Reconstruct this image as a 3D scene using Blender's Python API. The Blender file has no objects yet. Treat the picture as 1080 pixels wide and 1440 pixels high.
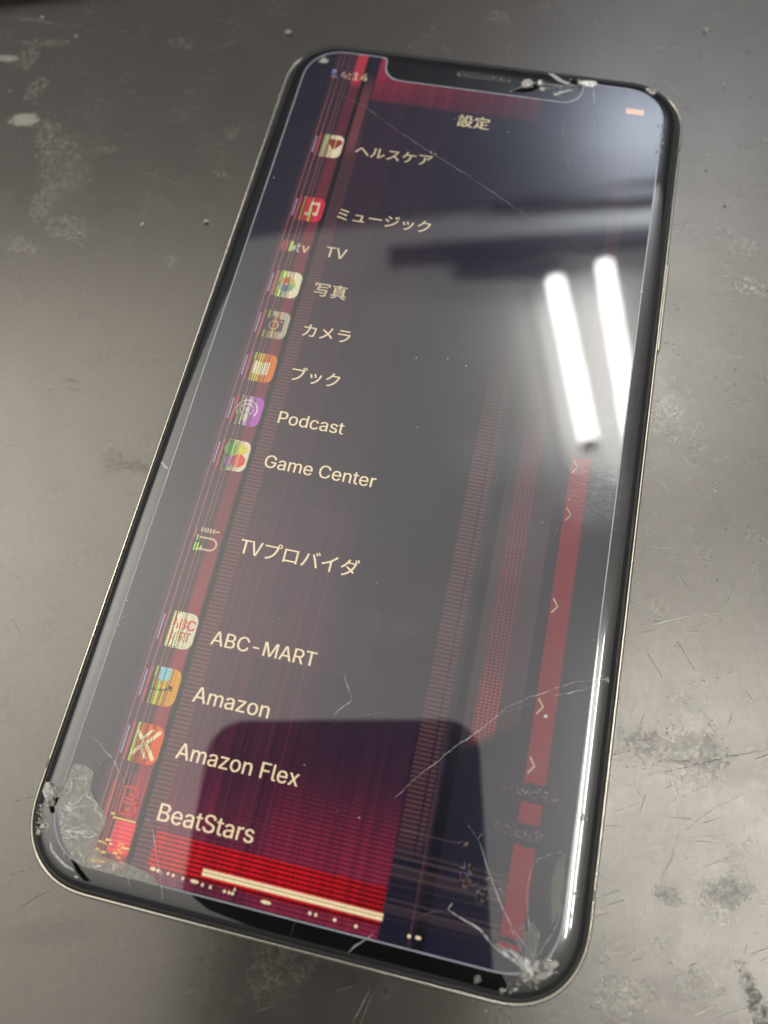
import bpy, bmesh, math, random
from mathutils import Vector, Matrix
R = math.radians
S = 0.001                      # the scene is authored in millimetres
ZD = 7.75                      # height of the display plane above the bench top (mm)
rnd = random.Random(7)
scene = bpy.context.scene
COL = scene.collection

# ------------------------------------------------------------------ camera
CR = Vector((0.97613252, 0.21407276, -0.03658076))
CU = Vector((-0.18989924, 0.92306487, 0.33449893))
CF = Vector((-0.10537352, 0.31956863, -0.94168589))
CC = Vector((11.20034, -49.18262, 97.58297 + ZD))
FPX = 1047.34
cam = bpy.data.cameras.new('camera')
cam.sensor_fit = 'HORIZONTAL'; cam.sensor_width = 36.0; cam.lens = 36.0 * FPX / 1080
cam.clip_start = 0.005; cam.clip_end = 60
cam.dof.use_dof = True; cam.dof.focus_distance = 0.104; cam.dof.aperture_fstop = 18
camo = bpy.data.objects.new('camera', cam); COL.objects.link(camo)
mw = Matrix((CR, CU, -CF)).transposed().to_4x4(); mw.translation = CC * S
camo.matrix_world = mw
scene.camera = camo

# ------------------------------------------------------------------ room light
world = bpy.data.worlds.new('World'); scene.world = world; world.use_nodes = True
bg = world.node_tree.nodes['Background']
bg.inputs[0].default_value = (0.95, 0.97, 1.0, 1); bg.inputs[1].default_value = 0.35
vs = scene.view_settings
vs.view_transform = 'Standard'; vs.look = 'None'; vs.exposure = 0; vs.gamma = 1
scene.cycles.max_bounces = 10; scene.cycles.transparent_max_bounces = 16
scene.cycles.use_denoising = True
scene.cycles.sample_clamp_indirect = 6

def uplight(loc, size, power, col):
    """added unseen lamp pointing up, brightens the surfaces overhead"""
    l = bpy.data.lights.new('added_uplight', 'AREA'); l.shape = 'DISK'; l.size = size
    l.energy = power; l.color = col
    o = bpy.data.objects.new('added_uplight', l); COL.objects.link(o); o.location = loc
    o.rotation_euler = (math.pi, 0, 0)
    return o
for x, y, z, p in ((-1.75, 0.2, .55, 155), (2.2, 0.1, -.5, 55), (-0.6, -2.0, -.5, 55)):  # added lamps out of view, in place of light bouncing round the room
    uplight((x, y, z), 0.6, p, (1.0, 0.95, 0.88))

# ------------------------------------------------------------------ pixel rays
def ray(u, v):
    return (CR * ((u - 540) / FPX) - CU * ((v - 720) / FPX) + CF)
def at(u, v, z):
    """the point (mm) at height z seen at photo pixel u, v"""
    d = ray(u, v); t = (z - CC.z) / d.z
    return CC + d * t
def up(u, v, h):
    """the point (mm) at height h above the display that the display mirrors at pixel u, v"""
    p = at(u, v, ZD + .25); d = ray(u, v); t = (h) / (-d.z)
    return Vector((p.x + d.x * t, p.y + d.y * t, ZD + .25 + h))
def pt(x, y, z=0.0):
    """screen points (375 x 812) to mm"""
    return Vector((x / 375 * 62.4 - 31.2, 67.55 - y / 812 * 135.1, ZD + z))
PT = 62.4 / 375

# ------------------------------------------------------------------ node helper
class N:
    def __init__(s, nt): s.nt = nt
    def node(s, t, **kw):
        n = s.nt.nodes.new(t)
        for k, v in kw.items(): setattr(n, k, v)
        return n
    def link(s, a, b): s.nt.links.new(a, b)
    def put(s, sock, v):
        if isinstance(v, X): s.link(v.o, sock)
        elif isinstance(v, bpy.types.NodeSocket): s.link(v, sock)
        else: sock.default_value = v
    def m(s, op, *a, clamp=False):
        n = s.node('ShaderNodeMath', operation=op); n.use_clamp = clamp
        for i, v in enumerate(a): s.put(n.inputs[i], v)
        return X(s, n.outputs[0])
    def ss(s, v, a, b, lo=0.0, hi=1.0):
        n = s.node('ShaderNodeMapRange'); n.interpolation_type = 'SMOOTHSTEP'
        s.put(n.inputs[0], v); s.put(n.inputs[1], a); s.put(n.inputs[2], b); s.put(n.inputs[3], lo); s.put(n.inputs[4], hi)
        return X(s, n.outputs[0])
    def box(s, v, a, b, e=.3):
        return s.ss(v, a - e, a + e) * s.ss(v, b - e, b + e, 1.0, 0.0)
    def rgb(s, c, k=1.0):
        n = s.node('ShaderNodeCombineXYZ')
        for i in range(3): n.inputs[i].default_value = c[i] * k
        return n.outputs[0]
    def vec(s, x=0.0, y=0.0, z=0.0):
        n = s.node('ShaderNodeCombineXYZ')
        for i, v in enumerate((x, y, z)): s.put(n.inputs[i], v)
        return n.outputs[0]
    def scale(s, vec, f):
        n = s.node('ShaderNodeVectorMath', operation='SCALE'); s.put(n.inputs[0], vec); s.put(n.inputs[3], f)
        return n.outputs[0]
    def add(s, a, b):
        n = s.node('ShaderNodeVectorMath', operation='ADD'); s.put(n.inputs[0], a); s.put(n.inputs[1], b)
        return n.outputs[0]
    def mul(s, a, b):
        n = s.node('ShaderNodeVectorMath', operation='MULTIPLY'); s.put(n.inputs[0], a); s.put(n.inputs[1], b)
        return n.outputs[0]
    def noise(s, vec, scale, detail=2.0, rough=.5, dist=0.0):
        n = s.node('ShaderNodeTexNoise'); s.put(n.inputs['Vector'], vec)
        n.inputs['Scale'].default_value = scale; n.inputs['Detail'].default_value = detail
        n.inputs['Roughness'].default_value = rough; n.inputs['Distortion'].default_value = dist
        return X(s, n.outputs[0])
    def white(s, v):
        n = s.node('ShaderNodeTexWhiteNoise', noise_dimensions='1D'); s.put(n.inputs['W'], v)
        return X(s, n.outputs[0])
    def white2(s, v):
        n = s.node('ShaderNodeTexWhiteNoise', noise_dimensions='2D'); s.put(n.inputs['Vector'], v)
        return X(s, n.outputs[0]), n.outputs[1]
    def mixc(s, f, a, b):
        n = s.node('ShaderNodeMix', data_type='RGBA'); s.put(n.inputs[0], f)
        for k, v in ((6, a), (7, b)):
            if isinstance(v, tuple): n.inputs[k].default_value = (*v, 1)
            else: s.put(n.inputs[k], v)
        return n.outputs[2]
    def mmpos(s):
        """world-aligned position in mm (objects are built at the origin)"""
        t = s.node('ShaderNodeNewGeometry')
        return s.scale(t.outputs['Position'], 1000.0)
    def xyz(s, v):
        n = s.node('ShaderNodeSeparateXYZ'); s.put(n.inputs[0], v)
        return [X(s, o) for o in n.outputs]
class X:
    def __init__(s, n, o): s.n, s.o = n, o
    def __add__(s, b): return s.n.m('ADD', s, b)
    def __radd__(s, b): return s.n.m('ADD', s, b)
    def __sub__(s, b): return s.n.m('SUBTRACT', s, b)
    def __rsub__(s, b): return s.n.m('SUBTRACT', b, s)
    def __mul__(s, b): return s.n.m('MULTIPLY', s, b)
    def __rmul__(s, b): return s.n.m('MULTIPLY', s, b)
    def __truediv__(s, b): return s.n.m('DIVIDE', s, b)
    def pw(s, b): return s.n.m('POWER', s, b)
    def floor(s): return s.n.m('FLOOR', s)
    def frac(s): return s.n.m('FRACT', s)

def material(name):
    m = bpy.data.materials.new(name); m.use_nodes = True
    nt = m.node_tree; nt.nodes.clear(); n = N(nt)
    out = n.node('ShaderNodeOutputMaterial')
    return m, n, out
def principled(name, col, rough=.5, metal=0.0, spec=.5, var=0.0, scale=300.0, bump=0.0, bscale=2000.0, coat=0.0):
    m, n, out = material(name)
    b = n.node('ShaderNodeBsdfPrincipled')
    b.inputs['Base Color'].default_value = (*col, 1)
    b.inputs['Roughness'].default_value = rough; b.inputs['Metallic'].default_value = metal
    b.inputs['Specular IOR Level'].default_value = spec; b.inputs['Coat Weight'].default_value = coat
    p = n.node('ShaderNodeNewGeometry').outputs['Position']
    if var:
        k = n.noise(p, scale, 5, .6)
        n.link(n.mixc(k, tuple(c * (1 - var) for c in col), tuple(min(1, c * (1 + var)) for c in col)), b.inputs['Base Color'])
        n.put(b.inputs['Roughness'], k * (var * .4) + (rough - var * .2))
    if bump:
        bn = n.node('ShaderNodeBump'); bn.inputs['Strength'].default_value = bump; bn.inputs['Distance'].default_value = 0.0002
        n.put(bn.inputs['Height'], n.noise(p, bscale, 4, .6)); n.link(bn.outputs[0], b.inputs['Normal'])
    n.link(b.outputs[0], out.inputs[0])
    return m

# ------------------------------------------------------------------ mesh helpers
def link(name, me, parent=None, mats=()):
    for m in mats: me.materials.append(m)
    o = bpy.data.objects.new(name, me); COL.objects.link(o)
    if parent: o.parent = parent
    return o
def mesh(name, verts, faces, mat, parent=None, smooth=False, idx=None):
    me = bpy.data.meshes.new(name)
    me.from_pydata([tuple(Vector(v) * S) for v in verts], [], faces)
    mats = mat if isinstance(mat, (list, tuple)) else [mat]
    o = link(name, me, parent, mats)
    if idx: me.polygons.foreach_set('material_index', idx)
    if smooth: me.polygons.foreach_set('use_smooth', [True] * len(me.polygons))
    me.update()
    return o
def tag(o, label=None, cat=None, group=None, kind=None):
    if label: o['label'] = label
    if cat: o['category'] = cat
    if group: o['group'] = group
    if kind: o['kind'] = kind
    return o
def empty(name, loc, label, cat, group=None):
    o = bpy.data.objects.new(name, None); COL.objects.link(o); o.location = Vector(loc) * S
    o.empty_display_size = .01
    return tag(o, label, cat, group)
def rr(hw, hh, r, n=14, e=2.25):
    """rounded rectangle outline, counter-clockwise, squircle-like corners"""
    pts = []
    r = max(r, .01)
    for cx, cy, a0 in ((hw - r, hh - r, 0), (-hw + r, hh - r, 90), (-hw + r, -hh + r, 180), (hw - r, -hh + r, 270)):
        for i in range(n + 1):
            a = R(a0 + 90 * i / n); c, s = math.cos(a), math.sin(a)
            pts.append((cx + r * math.copysign(abs(c) ** (2 / e), c), cy + r * math.copysign(abs(s) ** (2 / e), s)))
    return pts
def loft(name, rings, mat, parent=None, close=False, fill_top=False, fill_bot=False, smooth=True, dy=0.0):
    """rings of (half width, half height, radius, z)"""
    vs_, fs = [], []
    L = None
    for hw, hh, r, z in rings:
        p = rr(hw, hh, r); L = len(p)
        vs_ += [(x, y + dy, z) for x, y in p]
    m = len(rings)
    for k in range(m if close else m - 1):
        a, b = k * L, ((k + 1) % m) * L
        for i in range(L):
            j = (i + 1) % L
            fs.append((a + i, a + j, b + j, b + i))
    if fill_top: fs.append(tuple(range((m - 1) * L, m * L)))
    if fill_bot: fs.append(tuple(reversed(range(L))))
    return mesh(name, vs_, fs, mat, parent, smooth)
def boxmesh(name, a, b, mat, parent=None, bevel=0.0):
    bm = bmesh.new()
    v = [bm.verts.new(Vector((x, y, z)) * S) for x in (a[0], b[0]) for y in (a[1], b[1]) for z in (a[2], b[2])]
    for f in ((0, 1, 3, 2), (4, 6, 7, 5), (0, 4, 5, 1), (2, 3, 7, 6), (0, 2, 6, 4), (1, 5, 7, 3)): bm.faces.new([v[i] for i in f])
    if bevel: bmesh.ops.bevel(bm, geom=bm.edges[:], offset=bevel * S, segments=3, affect='EDGES', profile=.5)
    bmesh.ops.recalc_face_normals(bm, faces=bm.faces)
    me = bpy.data.meshes.new(name); bm.to_mesh(me); bm.free()
    return link(name, me, parent, [mat])
def prism(name, poly, z0, z1, mat, parent=None):
    """closed prism over a 2-D outline (mm)"""
    ar = sum(poly[i][0] * poly[(i + 1) % len(poly)][1] - poly[(i + 1) % len(poly)][0] * poly[i][1] for i in range(len(poly)))
    if ar < 0: poly = poly[::-1]
    L = len(poly)
    v = [(p[0], p[1], z0) for p in poly] + [(p[0], p[1], z1) for p in poly]
    f = [tuple(reversed(range(L))), tuple(range(L, 2 * L))] + [(i, (i + 1) % L, L + (i + 1) % L, L + i) for i in range(L)]
    return mesh(name, v, f, mat, parent)

# ------------------------------------------------------------------ materials
M = {}
M['steel'] = principled('polished_steel', (.40, .375, .325), .24, 1.0, var=.12, scale=900)
M['gasket'] = principled('black_gasket_plastic', (.008, .008, .008), .55, var=.3, bump=.15)
M['antenna'] = principled('grey_antenna_plastic', (.10, .10, .095), .45, var=.1)
M['mesh_dark'] = principled('speaker_mesh', (.006, .006, .006), .8, var=.5, scale=4000, bump=.4, bscale=6000)
M['lens'] = principled('lens_black', (.003, .003, .006), .08, spec=.6)
M['white_paint'] = principled('white_ceiling_paint', (.78, .77, .74), .8, var=.06, scale=3)
M['fixture'] = principled('white_enamel', (.82, .82, .80), .4, var=.03, scale=20)
M['dark_paint'] = principled('dark_blue_grey_paint', (.15, .155, .17), .6, var=.2, scale=5)
M['grey_paint'] = principled('dark_grey_enamel', (.065, .06, .065), .5, var=.2, scale=5)
M['wall_paint'] = principled('pale_wall_paint', (.55, .6, .68), .8, var=.06, scale=3)
M['phone_back'] = principled('matt_dark_glass', (.007, .007, .008), .45, spec=.25, var=.2, scale=60)
M['mat'] = principled('black_rubber', (.012, .012, .012), .6, var=.4, scale=600, bump=.5, bscale=1500)
M['crumb'] = principled('pale_debris', (.16, .155, .13), .4, var=.3, scale=3000, bump=.3, bscale=4000)

m, n, out = material('fluorescent_tube'); e = n.node('ShaderNodeEmission')
e.inputs[0].default_value = (1, .985, .93, 1); e.inputs[1].default_value = 36; n.link(e.outputs[0], out.inputs[0]); M['tube'] = m
M['tube_new'] = m.copy(); M['tube_new'].name = 'fluorescent_tube_new'; M['tube_new'].node_tree.nodes['Emission'].inputs[1].default_value = 95

def glassy_white(name, alpha, rough, col=(.75, .76, .74), lo=.35):
    """broken glass: bright scattering facets, partly see-through"""
    m, n, out = material(name)
    b = n.node('ShaderNodeBsdfPrincipled'); b.inputs['Base Color'].default_value = (*col, 1)
    b.inputs['Roughness'].default_value = rough; b.inputs['Specular IOR Level'].default_value = .8
    t = n.node('ShaderNodeBsdfTransparent'); mx = n.node('ShaderNodeMixShader')
    k = n.noise(n.mmpos(), 1.6, 3, .6)
    n.put(mx.inputs[0], n.ss(k, .32, .7, alpha * lo, alpha))
    n.link(t.outputs[0], mx.inputs[1]); n.link(b.outputs[0], mx.inputs[2]); n.link(mx.outputs[0], out.inputs[0])
    return m
M['crack'] = glassy_white('crack_facet', .95, .3, (.5, .51, .5))
M['crack_faint'] = glassy_white('hairline_crack_facet', .5, .3, (.3, .3, .31))
M['web'] = glassy_white('shattered_edge', 1.0, .3, (.85, .85, .82), .8)
M['shard'] = glassy_white('broken_glass', .9, .12, (.24, .24, .22))
M['frost'] = glassy_white('delaminated_glass', .42, .5, (.16, .165, .15), .6)

# cover glass: everything under it shows through one smooth pane, so the lit layers carry the pane's gloss
def under_glass(name, emit=None, k=None):
    """black layer bonded under glass; emit(n, P) returns (colour, strength) of what the display lights there"""
    m, n, out = material(name); P = n.mmpos(); x, y, z = n.xyz(P)
    b = n.node('ShaderNodeBsdfPrincipled'); b.inputs['Base Color'].default_value = (.003, .003, .003, 1)
    b.inputs['Roughness'].default_value = .02; b.inputs['IOR'].default_value = 1.58
    bn = n.node('ShaderNodeBump'); bn.inputs['Strength'].default_value = .03; bn.inputs['Distance'].default_value = .0003
    n.put(bn.inputs['Height'], n.noise(P, .09, 1, .5)); n.link(bn.outputs[0], b.inputs['Normal'])
    if emit:
        c, st = emit(n, P, x, y); n.put(b.inputs['Emission Color'], c); n.put(b.inputs['Emission Strength'], st)
    # greasy film: patches of fine curved hatching
    sm = n.node('ShaderNodeBsdfGlossy'); sm.inputs[0].default_value = (.9, .92, 1, 1); sm.inputs['Roughness'].default_value = .27
    film = n.ss(n.noise(P, .07, 3, .6, .6), .5, .75) * n.ss(n.noise(n.mul(P, n.vec(.35, 2.6, 1.0)), 1.6, 4, .7, 1.4), .45, .8)
    sp = None
    for (u, v, rx, ry, kk) in ((840, 690, 7, 8, 1.5), (690, 640, 9, 6, .6), (550, 885, 5, 2.5, .5), (720, 760, 6, 8, .6), (620, 870, 8, 6, .3), (540, 440, 10, 5, .25), (190, 800, 9, 16, .3)):
        c = at(u, v, ZD); dx, dy = (x - c.x) / rx, (y - c.y) / ry
        t = n.ss(n.m('SQRT', dx * dx + dy * dy), .35, 1.0, 1.0, 0.0) * kk
        sp = t if sp is None else sp + t
    hatch = n.noise(n.mul(P, n.vec(.5, 5.0, 1.0)), 1.3, 5, .75, .8)
    amt = n.m('MINIMUM', film * .016 + sp * n.ss(hatch, .42, .72) * .036 + .006, .06)
    ad = n.node('ShaderNodeMixShader'); n.put(ad.inputs[0], amt)
    n.link(b.outputs[0], ad.inputs[1]); n.link(sm.outputs[0], ad.inputs[2]); n.link(ad.outputs[0], out.inputs[0])
    return m
M['glass'] = under_glass('black_bordered_glass')

# printed/lit screen graphics: colour attribute drives emission
def gfx_emit(n, P, x, y):
    at_ = n.node('ShaderNodeAttribute', attribute_name='Col')
    px = (n.m('SINE', y * (2 * math.pi / .33)) * .5 + .5) * .22 + .8
    return at_.outputs['Color'], px * (n.noise(P, 3.5, 2, .6) * .5 + .72)
M['gfx'] = under_glass('screen_graphics', gfx_emit)

# the damaged display: navy glow, dead columns, red bands, scan lines
def display_emit(n, P, mx_, my_):
    x = (mx_ + 31.2) * (1 / PT); y = (67.55 - my_) * (812 / 135.1)
    col = n.rgb((.0075, .0065, .018))
    tot = [col]
    def term(c, mask): tot[0] = n.add(tot[0], n.scale(n.rgb(c), mask))
    def dim(mask): tot[0] = n.scale(tot[0], 1.0 - mask)
    w1 = n.white((x * 1.15).floor()); w2 = n.white((x * .55).floor() + 31.0); w3 = n.white((x * 2.3).floor() + 77.0)
    wy = n.white((y * .5).floor() + 11.0)
    scan = n.m('SINE', y * (2 * math.pi / 3.4)) * .5 + .5
    scan_f = n.m('SINE', y * (2 * math.pi / 2.6)) * .5 + .5
    ylow = n.ss(y, 380, 760)
    # purple cast growing to the bottom
    term((.007, .0, .001), n.ss(y, 420, 700) * n.box(x, 74, 252, 2))
    # thin stripes left
    term((.030, .008, .008), n.box(x, 28, 63, 3) * n.ss(y, 60, 300, .5, 1.0))
    term((.23, .07, .062), n.box(x, 30.5, 50, .4) * n.ss(w1, .5, .95) * n.ss(y, 5, 120, .5, 1.0))
    term((.05, .022, .04), n.box(x, 20, 30, .8) * n.ss(w1, .6, 1.0) * .5)
    # red column with bright ends
    term((.36, .016, .024), n.box(x, 51.5, 62.5, 1.6) * (n.box(y, -5, 42, 8) * .9 + n.ss(y, 40, 300, .22, .34) + n.ss(y, 520, 640) * .3) * (w3 * .5 + .55))
    # dead column
    dim(n.box(x, 63, 67.5, .4) * .75)
    # ticked column
    tick = n.ss(scan, .35, .75)
    term((.095, .026, .021), n.box(x, 67.5, 80.5, .5) * n.ss(y, 40, 160) * (tick * .75 + .22) * n.ss(y, 90, 640, .75, 1.35))
    term((.10, .02, .02), n.box(x, 66.5, 76, .8) * n.box(y, 40, 130, 18))
    # reddish haze of streaks right of it
    haze_y = n.ss(y, 60, 420, .22, .34) + n.ss(y, 480, 700) * .32 + n.ss(y, 690, 760) * .5
    term((.052, .004, .012), n.box(x, 80, 116, 3) * (w2 * .8 + .5) * haze_y)
    term((.04, .003, .009), n.box(x, 114, 170, 12) * (w2 * .8 + .4) * haze_y)
    term((.05, .012, .013), n.box(x, 80, 165, 3) * n.ss(w3, .7, .98) * n.ss(y, 380, 640))
    term((.028, .004, .008), n.box(x, 165, 252, 3) * (w2 * .6 + .5) * n.ss(y, 640, 735))
    # block edges: faint steps across
    term((.010, .003, .006), n.box(x, 82, 205, .6) * n.box(y, 585, 642, .6) + n.box(x, 82, 172, .6) * n.box(y, 510, 585, .6))
    # top red block under the notch
    term((.23, .009, .02), n.box(x, 77.5, 253, .6) * n.box(y, -10, 60, 3.5) * n.ss(y, 0, 62, 1.0, .42) * n.ss(x, 78, 260, 1.0, .38) * (w2 * .55 + .55))
    # wide ticked bands on the right
    fadeA = n.ss(y, 300, 470) * n.ss(y, 742, 760, 1.0, 0.0)
    term((.078, .026, .019), n.box(x, 253, 271, .4) * fadeA * (tick * .8 + .22) * (1.0 - n.box(x, 265.5, 267, .3) * .8))
    term((.06, .03, .024), n.box(x, 271, 276, .4) * fadeA * n.ss(w3, .35, .9) * (tick * .6 + .3))
    dim(n.box(x, 277, 285, .5) * .6 * n.ss(y, 280, 400))
    chk = n.m('SINE', x * (2 * math.pi / 3.3)) * .5 + .5
    slant = n.ss(y + (x - 291) * .62, 664, 676, 1.0, 0.0)
    term((.21, .03, .028), n.box(x, 291.5, 308.5, .5) * n.ss(y, 330, 520) * slant * (n.ss(scan_f, .3, .7) * .45 + .2) * (n.ss(chk, .2, .7) * .7 + .45) * (n.ss(y, 600, 640) * .9 + .9))
    term((.05, .022, .02), n.box(x, 308.5, 326, .5) * n.ss(y, 420, 520) * slant * (scan_f * .6 + .3))
    term((.04, .02, .018), n.box(x, 284, 291.5, .5) * n.ss(y, 420, 520) * slant * (scan_f * .6 + .3))
    # faint continuation of the red bar to the top
    term((.035, .004, .006), n.box(x, 336, 350, 1) * n.ss(y, 40, 400, .4, .8) * n.ss(y, 420, 424, 1.0, 0.0))
    # scan-lined red growing to the bright block
    s2 = n.ss(n.m('SINE', y * (2 * math.pi / 3.1)) * .5 + .5, .25, .8)
    term((.24, .006, .016), n.box(x, 160, 252, .5) * n.ss(y, 706, 782) * (s2 * .75 + .22) * (w2 * .3 + .7))
    term((.09, .003, .01), n.box(x, 80, 160, .5) * n.ss(y, 728, 778) * (s2 * .8 + .2) * (w2 * .6 + .5))
    red_r = n.box(x, 79.5, 252, .4) * n.box(y, 778.5, 803.5, .6)
    dim(red_r * .92)
    term((.68, .0035, .012), red_r * (s2 * .8 + .17) * (w2 * .35 + .72) * n.ss(x, 170, 252, 1.0, .62) * (1.0 - n.box(y, 801.5, 805, .5) * .5))
    term((.7, .02, .014), n.box(x, 47, 63, .4) * n.box(y, 778, 800, 1.2) * (s2 * .6 + .45))
    term((.5, .05, .02), n.box(x, 36, 62, 1.0) * n.box(y, 744, 776, 1.0) * n.ss(w1, .62, .9) * .5)
    # brown lines at the bottom right
    term((.045, .026, .02), n.box(x, 252, 334, 1) * n.box(y, 752, 792, 10) * n.ss(wy, .45, .95))
    term((.05, .012, .014), n.box(x, 273.3, 274.6, .2) * n.ss(y, 640, 700))
    term((.035, .02, .02), n.box(x, 253, 300, 1) * n.box(y, 738.4, 739.6, .3))
    # glittering dead-pixel clusters
    wn, wc = n.white2(n.vec((x * .9).floor(), (y * .9).floor()))
    def cluster(cx, cy, rx, ry):
        dx, dy = (x - cx) / rx, (y - cy) / ry
        edge = n.noise(P, .9, 3, .7)
        return n.ss(n.m('SQRT', dx * dx + dy * dy) + (edge - .5) * 1.6, .6, .95, 1.0, 0.0)
    cl = cluster(305, 758, 6, 13) + cluster(298, 739, 6, 2.6) + cluster(335, 762, 11, 5) * .8 + cluster(318, 768, 6, 7) * .8
    cl = n.m('MINIMUM', cl, 1.0)
    dim(cl * .7)
    tot[0] = n.add(tot[0], n.mul(n.scale(wc, cl * n.ss(wn, .55, .95) * .5), n.rgb((.3, .42, .45))))
    cl2 = n.m('MINIMUM', cluster(345, 694, 26, 5) + cluster(338, 722, 30, 5.5), 1.0)
    tot[0] = n.add(tot[0], n.mul(n.scale(wc, cl2 * n.ss(wn, .7, .98) * .35), n.rgb((.35, .36, .42))))
    grain = n.noise(P, 5.0, 2, .6) * .3 + .85
    return n.scale(tot[0], grain), 1.0
M['display'] = under_glass('damaged_display', display_emit)

def bar_emit(n, P, x, y):
    return n.rgb((.15, .002, .014)), (n.m('SINE', y * (2 * math.pi / .5)) * .5 + .5) * .25 + (n.noise(P, 2.5, 2) * .3 + .7)
M['red_bar'] = under_glass('red_bar_glow', bar_emit)

M['facet'] = principled('fractured_glass_facet', (.17, .17, .155), .18, var=.5, scale=1500, spec=.8, bump=.25, bscale=900)
M['facet_tan'] = principled('exposed_glass_edge', (.16, .145, .11), .2, var=.5, scale=1200, spec=.8)
M['facet_dark'] = principled('fractured_glass_underside', (.02, .02, .02), .15, var=.4, scale=1500, spec=.8)
# display rim: thin panel edge, its reflected glint put into the pale colour
M['rim'] = principled('display_rim', (.2, .215, .26), .35, 0, var=.15, scale=700)

# bench top: worn dark grey metal sheet
m, n, out = material('worn_bench_top'); P = n.mmpos(); x, y, z = n.xyz(P)
b = n.node('ShaderNodeBsdfPrincipled'); b.inputs['IOR'].default_value = 1.76; b.inputs['Specular Tint'].default_value = (1, .96, .905, 1)
big = n.noise(P, .018, 4, .55); fine = n.noise(P, .6, 6, .7)
base = n.mixc(big, (.0135, .0108, .0092), (.021, .0178, .0150))
micro = n.noise(P, 5.5, 2, .7)
base = n.mixc(n.ss(micro, .3, .75) * .3, base, (.035, .032, .028))
base = n.mixc(n.ss(fine, .35, .75) * .3, base, (.036, .033, .030))
def dist(u, v, rx, ry, rot=0.0, warp=.55, freq=.35):
    c = at(u, v, 0); ca, sa = math.cos(R(rot)), math.sin(R(rot))
    dx, dy = x - c.x, y - c.y
    a, b_ = (dx * ca + dy * sa) / rx, (dy * ca - dx * sa) / ry
    return n.m('SQRT', a * a + b_ * b_) + (n.noise(P, freq, 5, .7) - .5) * (warp * 2)
# pale residue patches
wisp = n.noise(P, 1.1, 6, .75, .6)
pale = None
for (u, v, rx, ry, rot, k) in ((35, 168, 3.4, 2.0, 10, .9), (38, 82, 2.6, 3.4, 0, .35), (8, 82, 3, 1, 5, .8), (50, 125, 2.0, 3.4, -15, .35), (85, 230, 5, 9, 20, .22), (95, 320, 5, 3, 0, .25),
        (1060, 402, 4, 2.2, 0, .35), (875, 1405, 4.2, 2.8, 10, .3), (420, 1330, 5, 4, 40, .18), (380, 1360, 3, 5, 0, .15), (325, 190, 1.2, 1.0, 0, .4), (60, 60, 6, 1.2, 12, .3), (70, 195, 3, 6, 25, .35), (30, 345, 4, 2, -10, .3), (150, 210, 3, 1, 10, .3), (255, 60, 3, 2, 0, .2), (310, 245, 2, .7, -20, .3), (60, 285, 2.5, 5, 0, .25), (700, 22, 3, 1.5, 0, .2), (940, 590, 3, 5, 20, .15), (1045, 350, 3, 2.4, 0, .25), (240, 367, 1.4, 1.4, 0, .25)):
    t = n.ss(dist(u, v, rx, ry, rot, .8, .8), .6, .95 if k > .6 else 1.1, k, 0.0) * (n.ss(wisp, .42, .62, .0 if k < .6 else .7, 1.0))
    pale = t if pale is None else n.m('MAXIMUM', pale, t)
speck = n.ss(n.noise(P, .55, 3, .6), .735, .79) * n.ss(big, .35, .6)
flake = n.ss(n.noise(P, 1.4, 2, .5), .75, .8) * .5
pale = n.m('MAXIMUM', pale, n.m('MAXIMUM', speck * .2, flake * .2))
base = n.mixc(pale, base, (.16, .155, .132))
# dark grime
dark = None
for (u, v, rx, ry, rot, k) in ((1020, 1255, 4.0, 2.2, 15, .6), (940, 1260, 2.2, 1.8, 0, .55), (320, 1380, 7, 5, 0, .3), (960, 1390, 6, 3, 10, .3), (985, 1060, 5.5, 3.5, 0, .5), (910, 1045, 4.5, 2.4, 0, .5), (1066, 1420, 1.4, 5.5, 28, 1.0), (945, 1060, 9, 2.2, 8, .35),
        (190, 655, 3.4, 1.2, 0, .4), (160, 648, 2.5, 2.5, 0, .35), (100, 535, 1.6, .5, 0, .4), (103, 547, 1.5, .4, 0, .3), (1030, 1090, 4, 2, 20, .25), (70, 1310, 8, 2, 20, .2), (940, 1320, 2, 6, 0, .25)):
    t = n.ss(dist(u, v, rx, ry, rot, 1.1, .9), .4, 1.05, k, 0.0) * n.ss(wisp, .38, .6, .12, 1.0)
    dark = t if dark is None else n.m('MAXIMUM', dark, t)
# cracked coating: broken cell borders near the right of the phone
vo = n.node('ShaderNodeTexVoronoi', feature='DISTANCE_TO_EDGE'); vo.inputs['Scale'].default_value = .42
n.link(n.add(P, n.scale(n.node('ShaderNodeTexNoise').outputs[1], 0.0)), vo.inputs['Vector'])
wv = n.node('ShaderNodeTexNoise'); n.put(wv.inputs['Vector'], P); wv.inputs['Scale'].default_value = .9; wv.inputs['Detail'].default_value = 4
n.link(n.add(P, n.scale(wv.outputs[1], 2.2)), vo.inputs['Vector'])
cell = n.ss(X(n, vo.outputs[0]), .0, .035, 1.0, 0.0) * n.ss(n.noise(P, 1.3, 4, .7), .46, .62)
cz = n.m('MAXIMUM', n.ss(dist(930, 1065, 11, 6, 0, .4), .4, 1.1, 1.0, 0.0), n.ss(dist(150, 1330, 9, 5, 0, .5), .4, 1.0, .25, 0.0))
dark = n.m('MAXIMUM', n.m('MAXIMUM', dark, cell * cz * .55), n.ss(n.noise(P, 1.7, 3, .6), .69, .74) * n.ss(n.noise(P, .09, 3, .6), .45, .62) * .6)
base = n.mixc(dark, base, (.006, .006, .006))
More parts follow.
